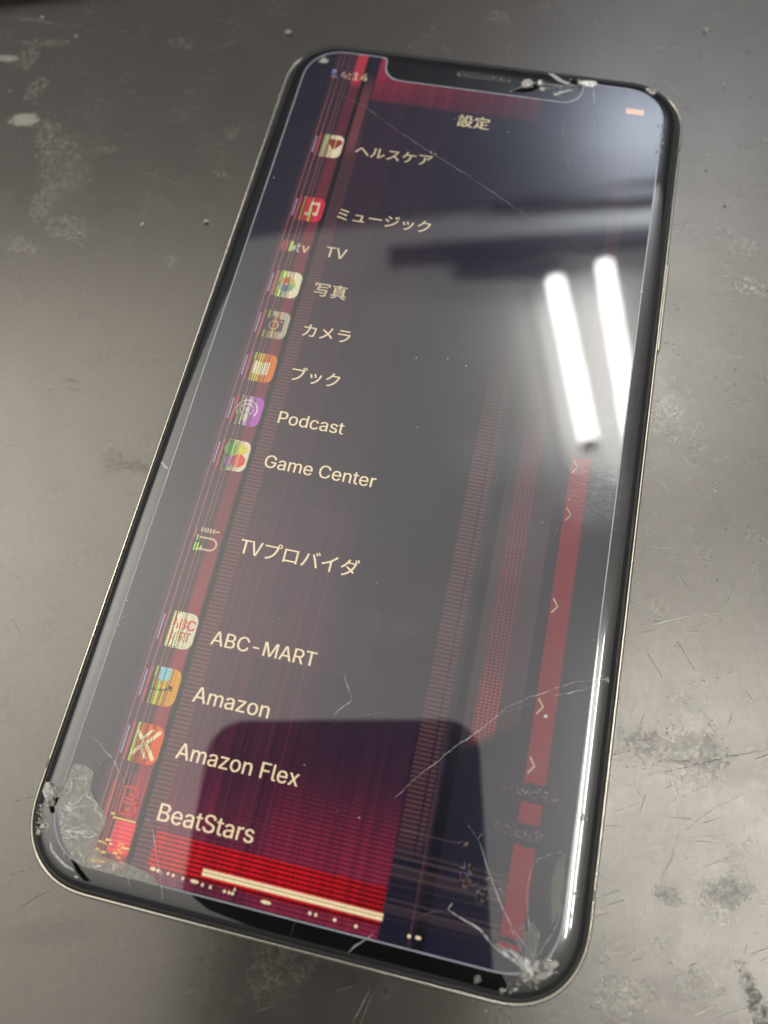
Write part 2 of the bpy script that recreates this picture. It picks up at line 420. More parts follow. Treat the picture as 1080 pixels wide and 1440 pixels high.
# scratches: stretched noise lines in three directions
def scratch(rot, sc, lo, seed, ln=.045):
    ca, sa = math.cos(R(rot)), math.sin(R(rot))
    a, b_ = x * ca + y * sa, y * ca - x * sa
    k = n.noise(n.vec(a * ln + seed, b_ * 1.0, 0.0), sc, 2, .5)
    return n.ss(k, lo, lo + .05)
scr = n.m('MAXIMUM', n.m('MAXIMUM', scratch(28, 2.6, .70, 3.0), scratch(-52, 2.2, .72, 9.0)), n.m('MAXIMUM', scratch(78, 2.0, .72, 15.0), scratch(8, 2.4, .72, 23.0)))
scr = scr * n.ss(n.noise(P, .06, 3, .6), .36, .52) * n.ss(x, 15, 45, .3, 1.0)
base = n.mixc(scr * .6, base, (.11, .106, .098))
n.link(base, b.inputs['Base Color'])
rough = n.noise(P, .12, 5, .65) * .16 + .175
n.put(b.inputs['Roughness'], rough + pale * .06 + dark * .08 + scr * .1)
bn = n.node('ShaderNodeBump'); n.put(b.inputs['Specular IOR Level'], .5 - dark * .36 + n.ss(wisp, .3, .7, -.03, .03))
bn.inputs['Strength'].default_value = .85; bn.inputs['Distance'].default_value = .000045
gr = n.noise(n.mul(P, n.vec(1.0, .6, 1.0)), 4.2, 4, .75, .4) * n.ss(x, 10, 40, .18, 1.3) * n.ss(n.noise(P, .05, 3, .6), .3, .65, .6, 1.2)
ora = n.noise(P, 1.5, 3, .6) * n.ss(x, 0, 40, .12, .5)
n.put(bn.inputs['Height'], gr * .6 + ora * .9 - scr * .5 - cell * cz * .3); n.link(bn.outputs[0], b.inputs['Normal'])
n.link(b.outputs[0], out.inputs[0]); M['bench'] = m

# ------------------------------------------------------------------ setting
bench = boxmesh('bench_top', (-520, -260, -28), (480, 420, 0), M['bench'], bevel=1.5)
tag(bench, 'worn dark grey metal bench top with scratches, pale residue and grime', kind='structure')
H = 1950.0
e0, e1 = up(420, 328, H), up(925, 262, H)          # where the pale ceiling ends
dirv = (e1 - e0).normalized()
ea, eb = e0 - dirv * 2600, e1 + dirv * 2200
prism('ceiling', [(-3000, -2600), (2800, -2600), (eb.x, eb.y), (ea.x, ea.y)], ZD + H, ZD + H + 100, M['white_paint'])['kind'] = 'structure'
nrm = Vector((-dirv.y, dirv.x, 0))
qs = [eb, ea, ea + nrm * 2600, eb + nrm * 2600]
prism('soffit', [(p.x, p.y) for p in qs], ZD + H - 30, ZD + H + 90, M['dark_paint'])['kind'] = 'structure'
sl_ = uplight(up(960, 60, H - 330) * S, .3, 44, (.86, .93, 1.0))  # added unseen lamp, makes the soffit brighten towards the right
def bar(name, pa, pb, w, h, mat, zoff, label, cat, parent=None):
    d = (pb - pa); d.z = 0; d.normalize(); s = Vector((-d.y, d.x, 0)) * (w / 2)
    o = prism(name, [((pa + s).x, (pa + s).y), ((pa - s).x, (pa - s).y), ((pb - s).x, (pb - s).y), ((pb + s).x, (pb + s).y)], pa.z + zoff, pa.z + zoff + h, mat, parent)
    if label: tag(o, label, cat)
    return o
for pa, pb, w, h in ((up(548, 370, H), up(935, 339, H), 46, 55), (up(690, 292, H), up(935, 276, H), 42, 30), (up(640, 385, H), up(788, 384, H), 50, 40)):
    bar('ceiling_beam', pa, pb, w, h - .5, M['grey_paint'], -h, None, None)['kind'] = 'structure'

def fixture(pa1, pb1, pa2, pb2, label, tube_mat='tube', rad=26):
    """ceiling lamp with two bare tubes under a white tray; ends given in mm"""
    c = (pa1 + pb1 + pa2 + pb2) / 4
    root = empty('ceiling_lamp', (c.x, c.y, c.z), label, 'ceiling lamp', 'ceiling lamps over the bench')
    inv = Matrix.Translation(-c)
    def tube(pa, pb, r, name, mat):
        d = (pb - pa).normalized(); s = Vector((-d.y, d.x, 0)).normalized(); t = d.cross(s)
        v, f = [], []
        for p in (pa, pb):
            for i in range(16):
                a = 2 * math.pi * i / 16; v.append(inv @ (p + s * (r * math.cos(a)) + t * (r * math.sin(a))))
        for i in range(16): f.append((i, (i + 1) % 16, 16 + (i + 1) % 16, 16 + i))
        f += [tuple(reversed(range(16))), tuple(range(16, 32))]
        return mesh(name, v, f, mat, root, True)
    for a, b_ in ((pa1, pb1), (pa2, pb2)):
        d = (b_ - a).normalized()
        tube(a, b_, rad, 'tube', M[tube_mat])
        tube(a - d * 22, a - d * .5, rad + .5, 'tube_cap', M['fixture']); tube(b_ + d * .5, b_ + d * 22, rad + .5, 'tube_cap', M['fixture'])
    d1 = (pb1 - pa1).normalized(); s = Vector((d1.y, -d1.x, 0)); 
    if (pa2 - pa1).dot(s) < 0: s = -s
    q = [pa1 - d1 * 60 - s * 60, pb1 + d1 * 60 - s * 60, pb2 + d1 * 60 + s * 60, pa2 - d1 * 60 + s * 60]
    q = [inv @ p for p in q]
    prism('lamp_tray', [(p.x, p.y) for p in q], 94, 98, M['fixture'], root)
    return root
fixture(up(781, 395, H - 100), up(829, 622, H - 100), up(850, 372, H - 100), up(899, 655, H - 100), 'double tube ceiling lamp whose two white streaks show on the upper right of the screen')
fixture(up(975, 930, H - 100), up(1010, 1420, H - 100), up(1075, 930, H - 100), up(1120, 1420, H - 100), 'double tube ceiling lamp right of the phone, seen as a sheen on the bench', 'tube_new', 13)

# the phone taking the picture (mirrored in the broken screen), lens at the camera
def camph(p): return CC + CR * p[0] + CU * p[1] - CF * p[2]
root = empty('camera_phone', CC, 'dark handheld phone held over the broken one, mirrored in its screen', 'phone')
pl = [(p[0] - 18.5, p[1] - 56) for p in rr(35.5, 72, 10)]
v = []; L = len(pl)
for dz, sc in ((2.0, .985), (2.8, 1.0), (8.5, 1.0), (9.5, .985)):
    v += [camph((-18.5 + (q[0] + 18.5) * sc, -56 + (q[1] + 56) * sc, dz)) - CC for q in pl]
f = []
for k in range(3):
    for i in range(L): f.append((k * L + i, k * L + (i + 1) % L, (k + 1) * L + (i + 1) % L, (k + 1) * L + i))
f += [tuple(range(3 * L, 4 * L)), tuple(reversed(range(L)))]
mesh('phone_shell', v, f, [M['phone_back'], M['steel']], root, True, [1 if i < 0 else 0 for i in range(len(f))])

# black mat whose edge crosses the top left corner
a, b_ = at(-40, 13, 0), at(110, -5, 0)
d = (b_ - a).normalized(); s = Vector((-d.y, d.x, 0))
mroot = empty('bench_mat', (a.x, a.y, 0), 'black rubber mat with a stitched edge in the top left corner', 'mat')
q0, q1 = a - d * 60, b_ + d * 200
def rel(p): return (p.x - a.x, p.y - a.y)
prism('mat_sheet', [rel(p) for p in (q0, q1, q1 + s * 150, q0 + s * 150)], 0.02, 1.8, M['mat'], mroot)
for i in range(14):
    c = a + d * (i * 2.6 + 4) + s * 1.3; u_ = d * .85; w_ = s * .16
    prism('stitch', [rel(p) for p in (c - u_ - w_, c + u_ - w_, c + u_ + w_, c - u_ + w_)], 1.79, 1.95, M['crumb'] if False else M['grey_paint'], mroot)

# ------------------------------------------------------------------ the broken phone
ph = empty('smartphone', (0, 0, 0), 'black smartphone with a cracked glitching screen lying on the bench', 'phone')
FW, FH, FRR = 35.35, 71.45, 10.6
def fr_(ins, z): return (FW - ins, FH - ins, FRR - ins, z)
loft('frame', [fr_(2.2, .25), fr_(1.0, .45), fr_(.35, 1.1), fr_(.06, 2.3), fr_(0, 3.7), fr_(.04, 4.7), fr_(.13, 5.5), fr_(.28, 5.98), fr_(.45, 6.15), fr_(.6, 6.15), fr_(.7, 6.0), fr_(.75, 5.4)], M['steel'], ph)
loft('back_glass', [fr_(2.6, .05), fr_(2.15, .3), fr_(2.1, .6)], M['phone_back'], ph, fill_bot=True, fill_top=True)
loft('gasket', [fr_(.72, 5.6), fr_(.78, 6.08), fr_(.95, 6.2), fr_(1.1, 6.16), fr_(1.2, 5.7)], M['gasket'], ph)
GP = [(1.12, 5.9), (1.14, 6.35), (1.22, 6.7), (1.38, 7.0), (1.65, 7.26), (2.0, 7.44), (2.6, 7.58), (3.4, 7.672), (4.2, 7.72), (4.7, 7.742), (5.2, 7.75)]
glass = loft('cover_glass', [fr_(a_, z_) for a_, z_ in GP], M['glass'], ph, fill_top=True)
GT = ZD
# display panel with notch
DW, DH, DR = 31.2, 67.55, 6.9
NW, ND, NR = 17.4, 4.95, 3.3
def arc(cx, cy, r, a0, a1, k=10):
    return [(cx + r * math.cos(R(a0 + (a1 - a0) * i / k)), cy + r * math.sin(R(a0 + (a1 - a0) * i / k))) for i in range(k + 1)]
def outline(g=0.0):
    """display outline grown by g mm"""
    o = []
    p = rr(DW + g, DH + g, DR + g)
    k = len(p) // 4
    o += p[:k]                                    # right-top corner
    y0, y1 = DH + g, DH - ND + g
    nw = NW - g
    o += arc(nw + 1.0, y0 - 1.0, 1.0, 90, 180, 6)
    o += arc(nw - NR, y1 + NR, NR, 0, -90)
    o += arc(-nw + NR, y1 + NR, NR, -90, -180)
    o += arc(-nw - 1.0, y0 - 1.0, 1.0, 0, 90, 6)
    o += p[k:]
    return o
o0 = outline()
me_v = [(x, y, ZD + .004) for x, y in o0]; L = len(o0)
disp = mesh('display_panel', me_v + [(x, y, ZD - .1) for x, y in o0], [tuple(range(L))] + [(i, L + i, L + (i + 1) % L, (i + 1) % L) for i in range(L)], M['display'], ph)
ri, ro = outline(.02), outline(.17)
mesh('display_rim', [(x, y, ZD + .006) for x, y in ri] + [(x, y, ZD + .006) for x, y in ro] + [(x, y, ZD - .12) for x, y in ro],
     [(i, (i + 1) % L, L + (i + 1) % L, L + i) for i in range(L)] + [(L + i, L + (i + 1) % L, 2 * L + (i + 1) % L, 2 * L + i) for i in range(L)], M['rim'], ph)

# ---- screen graphics
class Gfx:
    """flat coloured polygons on the display (in screen points)"""
    def __init__(s): s.v, s.f, s.c = [], [], []
    def poly(s, pts, col, z=.01):
        b = len(s.v); s.v += [pt(x, y, z) for x, y in pts]; s.f.append(tuple(range(b, b + len(pts)))); s.c.append(col)
    def rect(s, x0, y0, x1, y1, col, z=.01): s.poly([(x0, y1), (x1, y1), (x1, y0), (x0, y0)], col, z)
    def disc(s, cx, cy, rx, ry, col, z=.02, k=20): s.poly([(cx + rx * math.cos(-2 * math.pi * i / k), cy + ry * math.sin(-2 * math.pi * i / k)) for i in range(k)], col, z)
    def ring(s, cx, cy, r, w, col, z=.02, a0=0, a1=360, k=24):
        for i in range(k):
            a, b = R(a0 + (a1 - a0) * i / k), R(a0 + (a1 - a0) * (i + 1) / k)
            s.poly([(cx + (r + w) * math.cos(b), cy + (r + w) * math.sin(b)), (cx + (r + w) * math.cos(a), cy + (r + w) * math.sin(a)), (cx + r * math.cos(a), cy + r * math.sin(a)), (cx + r * math.cos(b), cy + r * math.sin(b))], col, z)
    def stroke(s, pts, w, col, z=.02):
        for (x0, y0), (x1, y1) in zip(pts, pts[1:]):
            l = math.hypot(x1 - x0, y1 - y0) or 1; nx, ny = -(y1 - y0) / l * w / 2, (x1 - x0) / l * w / 2
            ex, ey = (x1 - x0) / l * w * .25, (y1 - y0) / l * w * .25
            s.poly([(x0 + nx - ex, y0 + ny - ey), (x0 - nx - ex, y0 - ny - ey), (x1 - nx + ex, y1 - ny + ey), (x1 + nx + ex, y1 + ny + ey)][::-1], col, z)
    def build(s, name, parent=disp):
        me = bpy.data.meshes.new(name); me.from_pydata([tuple(Vector(v) * S) for v in s.v], [], s.f)
        ca = me.color_attributes.new('Col', 'FLOAT_COLOR', 'CORNER')
        i = 0
        for f, c in zip(s.f, s.c):
            for _ in f: ca.data[i].color = (*c, 1); i += 1
        return link(name, me, parent, [M['gfx']])
CREAM = (.88, .70, .43)
import os
def bundled(name):
    """a typeface that ships inside Blender"""
    try: return bpy.data.fonts.load(os.path.join(bpy.utils.system_resource('DATAFILES'), 'fonts', name))
    except Exception: return None
INTER, CJK = bundled('Inter.woff2'), bundled('Noto Sans CJK Regular.woff2')
from mathutils.geometry import delaunay_2d_cdt
def text_mesh(body, bold=0.0):
    """lettering as a clean triangle mesh: outlines joined by their winding number"""
    cu = bpy.data.curves.new('t', 'FONT'); cu.body = body; cu.size = 10; cu.resolution_u = 4; cu.fill_mode = 'NONE'
    fnt = CJK if any(ord(c) > 255 for c in body) else INTER
    if fnt: cu.font = fnt
    ob = bpy.data.objects.new('t', cu); COL.objects.link(ob)
    me = bpy.data.meshes.new_from_object(ob.evaluated_get(bpy.context.evaluated_depsgraph_get()))
    bpy.data.objects.remove(ob); bpy.data.curves.remove(cu)
    V = [Vector((v.co.x, v.co.y)) for v in me.vertices]; nxt = {}
    for e in me.edges:
        i, j = e.vertices
        nxt.setdefault(i, []).append(j); nxt.setdefault(j, []).append(i)
    bpy.data.meshes.remove(me)
    loops, seen = [], set()
    for i in range(len(V)):
        if i in seen or i not in nxt: continue
        lp, p, c = [i], None, i; seen.add(i)
        first = i + 1 if i + 1 in nxt[i] else nxt[i][0]
        c = first; p = i
        while c not in seen:
            seen.add(c); lp.append(c)
            q = [k for k in nxt[c] if k != p]
            if not q: break
            p, c = c, q[0]
        if len(lp) > 2: loops.append(lp)
    boxes = [(min(V[i].x for i in l), max(V[i].x for i in l), min(V[i].y for i in l), max(V[i].y for i in l)) for l in loops]
    edges = [(l[k], l[(k + 1) % len(l)]) for l in loops for k in range(len(l))]
    vo, eo, fo, _, _, _ = delaunay_2d_cdt(V, edges, [], 0, 1e-6)
    def wind(p):
        w = 0
        for l, (x0, x1, y0, y1) in zip(loops, boxes):
            if not (x0 <= p.x <= x1 and y0 <= p.y <= y1): continue
            for k in range(len(l)):
                a, b = V[l[k]], V[l[(k + 1) % len(l)]]
                if (a.y <= p.y) != (b.y <= p.y):
                    t = a.x + (p.y - a.y) / (b.y - a.y) * (b.x - a.x)
                    if t > p.x: w += 1 if b.y > a.y else -1
        return w
    fs = []
    for f in fo:
        c = sum((vo[i] for i in f), Vector((0, 0))) / len(f)
        if wind(c) != 0: fs.append(tuple(f))
    out = bpy.data.meshes.new('t'); out.from_pydata([(v.x, v.y, 0) for v in vo], [], fs)
    bm = bmesh.new(); bm.from_mesh(out)
    bmesh.ops.delete(bm, geom=[v for v in bm.verts if not v.link_faces], context='VERTS'); bm.to_mesh(out); bm.free()
    return out
def text(name, body, x0, x1, ymid=None, col=CREAM, bold=0.0, h=None, ytop=None, ybot=None, parent=disp, z=.02, chop=None):
    """lettering fitted between x0 and x1 (screen points); ytop/ybot give the ink box or ymid its middle"""
    me = text_mesh(body, bold)
    xs = [v.co.x for v in me.vertices]; ys = [v.co.y for v in me.vertices]
    sx = (x1 - x0) / (max(xs) - min(xs))
    sy = sx if ytop is None else (ybot - ytop) / (max(ys) - min(ys))
    cy = (max(ys) + min(ys)) / 2
    yc = ymid if ytop is None else (ytop + ybot) / 2
    for v in me.vertices:
        v.co = Vector(pt(x0 + (v.co.x - min(xs)) * sx, yc - (v.co.y - cy) * sy, z)) * S
    ca = me.color_attributes.new('Col', 'FLOAT_COLOR', 'CORNER')
    for d in ca.data: d.color = (*col, 1)
    if bold:        # heavier stroke: a second copy of the letters set a hair to the right
        bm = bmesh.new(); bm.from_mesh(me)
        r = bmesh.ops.duplicate(bm, geom=bm.verts[:] + bm.edges[:] + bm.faces[:])
        for v in r['geom']:
            if isinstance(v, bmesh.types.BMVert): v.co += Vector((bold * PT * S, 0, 2e-6))
        bm.to_mesh(me); bm.free()
    me.materials.clear(); me.name = name
    return link(name, me, parent, [M['gfx']])
def dimc(k): return tuple(c * k for c in CREAM)
rows = [('ヘルスケア', 77.5, 156, 128.5, .75), ('ミュージック', 78.5, 170.5, 209.5, .85), ('TV', 77.8, 98, 255, .85), ('写真', 77.5, 108.5, 298, .8), ('カメラ', 78.3, 122.5, 343.5, .95),
        ('ブック', 79.2, 123.5, 389.5, .95), ('Podcast', 79.3, 138.3, 434.4, 1), ('Game Center', 78.6, 176.4, 477.3, 1), ('TVプロバイダ', 78.5, 179.3, 555.2, 1), ('ABC-MART', 77.6, 163.2, 633.5, 1),
        ('Amazon', 76.5, 137.6, 678.6, 1), ('Amazon Flex', 76.4, 172.2, 721.3, 1.05), ('BeatStars', 76.5, 149.8, 765.6, 1.05)]
for body, x0, x1, ym, k in rows:
    text('row_text', body, x0, x1, ym, dimc(k), .3)
text('title_text', '設定', 172, 204.5, 71.5, dimc(.8), .7)
t = text('clock_text', '14:14', 30, 68, 31.2, dimc(.62), .5)
# the status bar clock is torn by the glitch columns
g = Gfx()
for xx, ww in ((33.2, 1.6), (36, 4.2), (42.5, 1.5), (46.0, 1.2), (50.4, .8)): g.rect(xx, 25, xx + ww, 37, (.03, .02, .05), .03)
g.rect(29, 25, 31.2, 32, (.12, .2, .45), .03); g.rect(47, 26.5, 48, 36, (.5, .1, .08), .03)
g.build('clock_glitch')
g = Gfx(); pl = [(337.8 + 8.9 + 8.9 * sx_, 29.4 + 3.6 * sy_) for sx_, sy_ in ((-1, .5), (-.9, .95), (.9, .95), (1, .5), (1, -.5), (.9, -.95), (-.9, -.95), (-1, -.5))]
g.poly(pl, (.72, .31, .06)); g.build('battery_icon')

def sq_half(x, yc, cx=49.0, h=14.5, r=6.6):
    """half height of a rounded square at column x"""
    d = abs(x - cx)
    if d >= h: return 0
    if d <= h - r: return h
    q = d - (h - r); return h - r + math.sqrt(max(0, r * r - q * q))
BLUE, PINK, GREEN, RED, YEL, DK = (.07, .06, .38), (.42, .07, .15), (.35, .75, .06), (.6, .06, .05), (.75, .65, .12), (.035, .02, .03)
def icon(name, yc, base, dead=(.025, .02, .03), seed=0, left=True, base2=None, glyph=None, x_full=51.5):
    rg = random.Random(seed); g = Gfx()
    x = 34.5
    lines = {}
    if left:
        lines = {33.5: BLUE, 34.6: (.5, .42, .3), 37.3: PINK, 38.5: RED, 41.9: GREEN, 43.0: YEL, 45.0: base, 46.8: GREEN if seed % 2 else base, 48.6: base, 50.2: base}
    for xx, c in lines.items():
        w = .75 if xx < 44 else 1.2
        if xx < 34.6: hh = 10.5
        else: hh = sq_half(xx + .4, yc)
        g.rect(xx, yc - hh, xx + w, yc + hh, c, .012)
    x = x_full if left else 34.6
    while x < 63.4:
        w = .8 if x < 57 else .5
        h0, h1 = sq_half(x, yc), sq_half(min(x + w, 63.49), yc)
        c = base2(x) if base2 else base
        k = rg.uniform(.68, .98)
        if x < 56 and rg.random() < .2: k = .45
        c = tuple(v * k for v in c)
        g.poly([(x, yc + h0), (x + w, yc + h1), (x + w, yc - h1), (x, yc - h0)], c, .01)
        x += w
    if glyph: glyph(g, yc)
    if left:                                       # dark and coloured columns tear the picture
        xx = 39.6
        while xx < 56.5:
            hh = sq_half(xx, yc) - rg.uniform(0, .5); w = rg.uniform(.35, .75)
            c = dead if rg.random() < .68 else rg.choice((GREEN, YEL, RED, tuple(v * .5 for v in base)))
            y0, y1 = yc - hh, yc + hh
            if rg.random() < .35: y0 = yc + rg.uniform(-hh, hh * .3)
            if xx > 35: g.rect(xx, y0, xx + w, y1, c, .03)
            xx += rg.uniform(.75, 1.5) * (1 if xx < 51 else 1.7)
    return g.build(name)
W1 = (.86, .76, .52)
def heart(g, yc):
    c = (.28, .02, .04)
    g.disc(52.0, yc - 5.5, 4.2, 4.0, c); g.disc(58.3, yc - 5.5, 4.2, 4.0, c, .021); g.poly([(48.3, yc - 3.6), (55.2, yc + 5), (62.0, yc - 3.6)], c, .022)
icon('app_icon', 128, W1, seed=1, glyph=heart)
def note(g, yc):
    c = (.75, .55, .42)
    g.rect(49.3, yc - 7.5, 51, yc + 6, c, .02); g.rect(57.3, yc - 8, 59, yc + 5, c, .021); g.rect(49.3, yc - 9, 59, yc - 5.6, c, .022)
    g.disc(48.6, yc + 6, 2.7, 2.2, c, .023); g.disc(56.6, yc + 5, 2.7, 2.2, c, .024)
icon('app_icon', 209, (.72, .03, .07), seed=2, glyph=note)
g = Gfx()
for xx, c in ((34.6, (.5, .1, .1)), (38.6, RED), (42, GREEN), (43.6, YEL)): g.rect(xx, 249, xx + 1.2, 261, c)
g.stroke([(50.4, 250), (50.4, 260), (52.5, 260)], 1.3, dimc(.6)); g.stroke([(48.6, 253.4), (53, 253.4)], 1.2, dimc(.6), .021); g.stroke([(55, 253), (57.7, 260), (60.5, 253)], 1.4, dimc(.85), .022)
g.disc(46.6, 256.5, 1.8, 3.2, (.35, .45, .4), .023); g.build('app_icon')
def pin(g, yc):
    for i, c in enumerate(((.8, .3, .04), (.8, .55, .05), (.45, .6, .1), (.12, .45, .2), (.15, .4, .45), (.3, .25, .45), (.5, .15, .35), (.75, .1, .06))):
        a = R(-90 + i * 45); g.disc(50.5 + 5 * math.cos(a), yc + 5 * math.sin(a), 3.5, 3.5, tuple(v * .75 for v in c), .015 + i * .001)
icon('app_icon', 298.5, W1, seed=3, glyph=pin)
def camg(g, yc):
    c = (.09, .05, .045)
    g.rect(42, yc - 6.5, 59, yc + 7, c, .02); g.rect(46, yc - 8.6, 54, yc - 6.4, c, .021)
    g.ring(50, yc + .6, 3.8, 1.0, (.6, .52, .38), .025); g.rect(55.6, yc - 4.6, 57.2, yc - 3.2, (.6, .52, .38), .025)
icon('app_icon', 343.5, (.5, .43, .3), seed=4, glyph=camg)
def book(g, yc):
    g.poly([(43, yc - 6.5), (50, yc - 5), (57.5, yc - 6.5), (57.5, yc + 6.5), (50, yc + 8), (43, yc + 6.5)][::-1], (.82, .72, .45), .02)
    g.rect(49.7, yc - 5, 50.3, yc + 7.8, (.5, .3, .1), .024)
icon('app_icon', 389.5, (.82, .2, .025), seed=5, glyph=book)
def pod(g, yc):
    c = (.72, .55, .55)
    g.ring(49.5, yc - 1, 8.6, 1.4, c, .02, -215, 35); g.ring(49.5, yc - 1, 5.0, 1.4, c, .02, -230, 50)
    g.disc(49.5, yc - 1, 2.4, 2.4, c, .021); g.disc(49.5, yc + 6.2, 1.9, 4.6, c, .022)
icon('app_icon', 434, (.5, .1, .5), seed=6, glyph=pod)
def gc(g, yc):
    g.disc(53.5, yc - 6, 7.5, 6, (.62, .55, .06), .015); g.disc(46, yc - 6, 5.5, 6, (.25, .55, .1), .016); g.disc(48, yc + 6.5, 4.4, 5.0, (.5, .22, .5), .018); g.disc(55.5, yc + 4.5, 6.3, 6.3, (.66, .05, .04), .02)
icon('app_icon', 477.8, W1, seed=7, glyph=gc)
g = Gfx(); c = dimc(.62)
for i, xx in enumerate((42.6, 45.2, 47.8, 50.2, 52.8)): g.rect(xx, 546.4, xx + 1.5, 550.2, c)
g.rect(54.6, 547.5, 58.6, 548.8, c)
g.stroke([(43.5, 555), (54, 555)], 1.6, c, .02); g.ring(54, 560, 4.2, 1.6, c, .021, -90, 90); g.stroke([(44.5, 565), (54, 565)], 1.6, c, .022)
g.rect(40.8, 560, 42, 567, GREEN, .03); g.rect(43, 560, 44.4, 567, GREEN, .03); g.rect(46.2, 562, 47.2, 566, YEL, .031); g.rect(38.6, 548, 39.5, 556, RED, .031); g.rect(41, 553, 42, 558, GREEN, .03)
g.build('app_icon')
def abc(g, yc): pass
o = icon('app_icon', 633.3, W1, seed=8, glyph=abc)
text('icon_lettering', 'ABC', 41.5, 61.5, col=(.62, .05, .03), bold=.9, ytop=624, ybot=632.5, z=.026)
text('icon_lettering', 'MART', 40.5, 60, col=(.5, .05, .03), bold=.8, ytop=634.5, ybot=642, z=.026)
g = Gfx()
for xx in (38.8, 40.3, 42.8, 46.0, 48.2, 50.5): g.rect(xx, 620.5, xx + .9, 646.2, (.8, .72, .4) if xx > 42 else (.05, .04, .05), .034)
g.build('icon_glitch')
def ama(g, yc):
    g.poly([(45, yc - 14.2), (54.5, yc - 14.4), (54.5, yc - 5), (49, yc - 4), (45, yc - 5)][::-1], (.22, .5, .55), .015)
    c = (.08, .045, .03)
    g.stroke([(36, yc + 1.2), (40, yc + 3), (45, yc + 3.6), (50, yc + 3.2), (54, yc + 2.2), (57.5, yc)], 1.6, c, .02); g.stroke([(55, yc - .8), (58, yc - .4), (58, yc + 2.6)], 1.4, c, .022)
icon('app_icon', 678.3, (.78, .34, .02), seed=9, glyph=ama)
def flex(g, yc):
    c = (.85, .68, .35)
    g.stroke([(43, yc - 8), (50, yc), (43, yc + 9)], 2.6, c, .02); g.stroke([(60, yc - 10), (51.6, yc), (60, yc + 10)], 2.8, c, .022); g.stroke([(54, yc - 10.5), (48, yc - 3)], 2.2, c, .024); g.stroke([(54, yc + 10), (48.5, yc + 3)], 2.2, c, .024)
icon('app_icon', 722, (.82, .11, .012), seed=10, glyph=flex)
g = Gfx(); c = (.55, .045, .035)
g.stroke([(47, 754), (57, 754), (57, 762), (49, 762)], 1.6, c); g.stroke([(49, 765), (59, 765), (59, 773), (47, 773), (47, 754)], 1.7, c, .021); g.rect(51, 757, 53.5, 760, c, .022); g.rect(51.5, 768, 55, 771, c, .022)
for xx in (36, 38.4, 41.2, 43.5): g.rect(xx, 752, xx + .7, 812 - abs(xx - 40), (.45, .07, .05), .03)
g.build('app_icon')
g = Gfx(); rg = random.Random(4)
for i in range(46):
    xx, yy = rg.uniform(37, 62), rg.uniform(791, 808)
    c = rg.choice(((.85, .2, .05), (.85, .5, .08), (.8, .7, .2), (.75, .08, .05)))
    g.rect(xx, yy, xx + rg.uniform(.8, 5), yy + rg.uniform(.5, 1.3), c, .02 + i * .0004)
g.rect(44, 776, 62, 777.2, (.8, .5, .1), .03); g.rect(42, 773.5, 45, 775, YEL, .03)
g.rect(37, 806.5, 40.5, 808.5, (.85, .75, .05), .045)
g.build('app_icon')

# chevrons, red bar pieces, home bar, bright specks
for yy in (430.5, 474, 552.5, 631.8, 675.2):
    g = Gfx(); k = .3 if yy < 500 else .45
    g.stroke([(337.2, yy - 5.6), (341.2, yy), (337.2, yy + 5.6)], 1.35, dimc(k), .03); g.build('chevron')
    
def bar_poly(x0, x1, y0, y1, jag=0.0, seed=1):
    rg = random.Random(seed); p = []
    k = 12
    for i in range(k + 1): p.append((x0 + (x1 - x0) * i / k, y1 + (rg.uniform(-jag, jag) if 0 < i < k else 0)))
    for i in range(k + 1): p.append((x1 - (x1 - x0) * i / k, y0 + (rg.uniform(-jag, jag) if 0 < i < k else 0)))
    return p
for i, (x0, x1, y0, y1) in enumerate(((335.3, 351.2, 421, 687.5), (335.2, 350.9, 701, 715.6), (334.6, 350.3, 731, 790), (334, 349.5, 793.5, 797))):
    p = bar_poly(x0, x1, y0, y1, .8, i)
    mesh('red_bar', [pt(a, b, .012) for a, b in p], [tuple(range(len(p)))], M['red_bar'], disp)
g = Gfx(); g.rect(120, 794.9, 253, 797.0, dimc(1.0), .03); g.rect(120, 797.5, 253, 799.7, dimc(1.06), .03); g.rect(120, 797.0, 253, 797.5, (.3, .12, .05), .03); g.build('home_bar')
g = Gfx()
for xx, yy, w in ((82, 803.2, 4.5), (87, 803.6, 2.2), (95, 803.8, 2), (99, 804.2, 2), (106.5, 804.6, 1.8), (113, 804.6, 6.4), (121.5, 805.4, 2), (127.5, 805.6, 2), (138, 806, 2.2), (141.5, 806, 2), (144, 806, 2.4), (145.4, 803.2, 1.4), (166, 806.2, 8), (201, 806, 2.4), (205.5, 806, 2.2), (219, 806.2, 2.6), (234.5, 806.8, 2.6), (272, 804.6, 2.6), (277.5, 804.2, 4.2)):
    g.disc(xx + w / 2, yy, w / 2, 1.25, dimc(1.0), .035 + (xx % 7) * .0004, 10)
g.build('bright_specks')

# ---- notch hardware on the border
def disc(name, c, r, z, mat, parent, sy=1.0, h=.05, k=24):
    return prism(name, [(c[0] + r * math.cos(2 * math.pi * i / k), c[1] + r * sy * math.sin(2 * math.pi * i / k)) for i in range(k)], z - h, z, mat, parent)
disc('front_camera', (-7.6, 66.0), 1.25, ZD + .01, M['lens'], ph)
disc('sensor_window', (-14.4, 65.7), 1.1, ZD + .01, M['lens'], ph)
sl = rr(4.8, .62, .6, 6, 2.0); si = rr(4.55, .44, .43, 6, 2.0); L2 = len(sl)
cx_, cy_ = 0.1, 66.1
ear = mesh('earpiece', [(x + cx_, y + cy_, GT + .03) for x, y in si] + [(x + cx_, y + cy_, GT + .002) for x, y in si], [tuple(range(L2, 2 * L2))] + [(i, L2 + i, L2 + (i + 1) % L2, (i + 1) % L2) for i in range(L2)], M['mesh_dark'], ph)
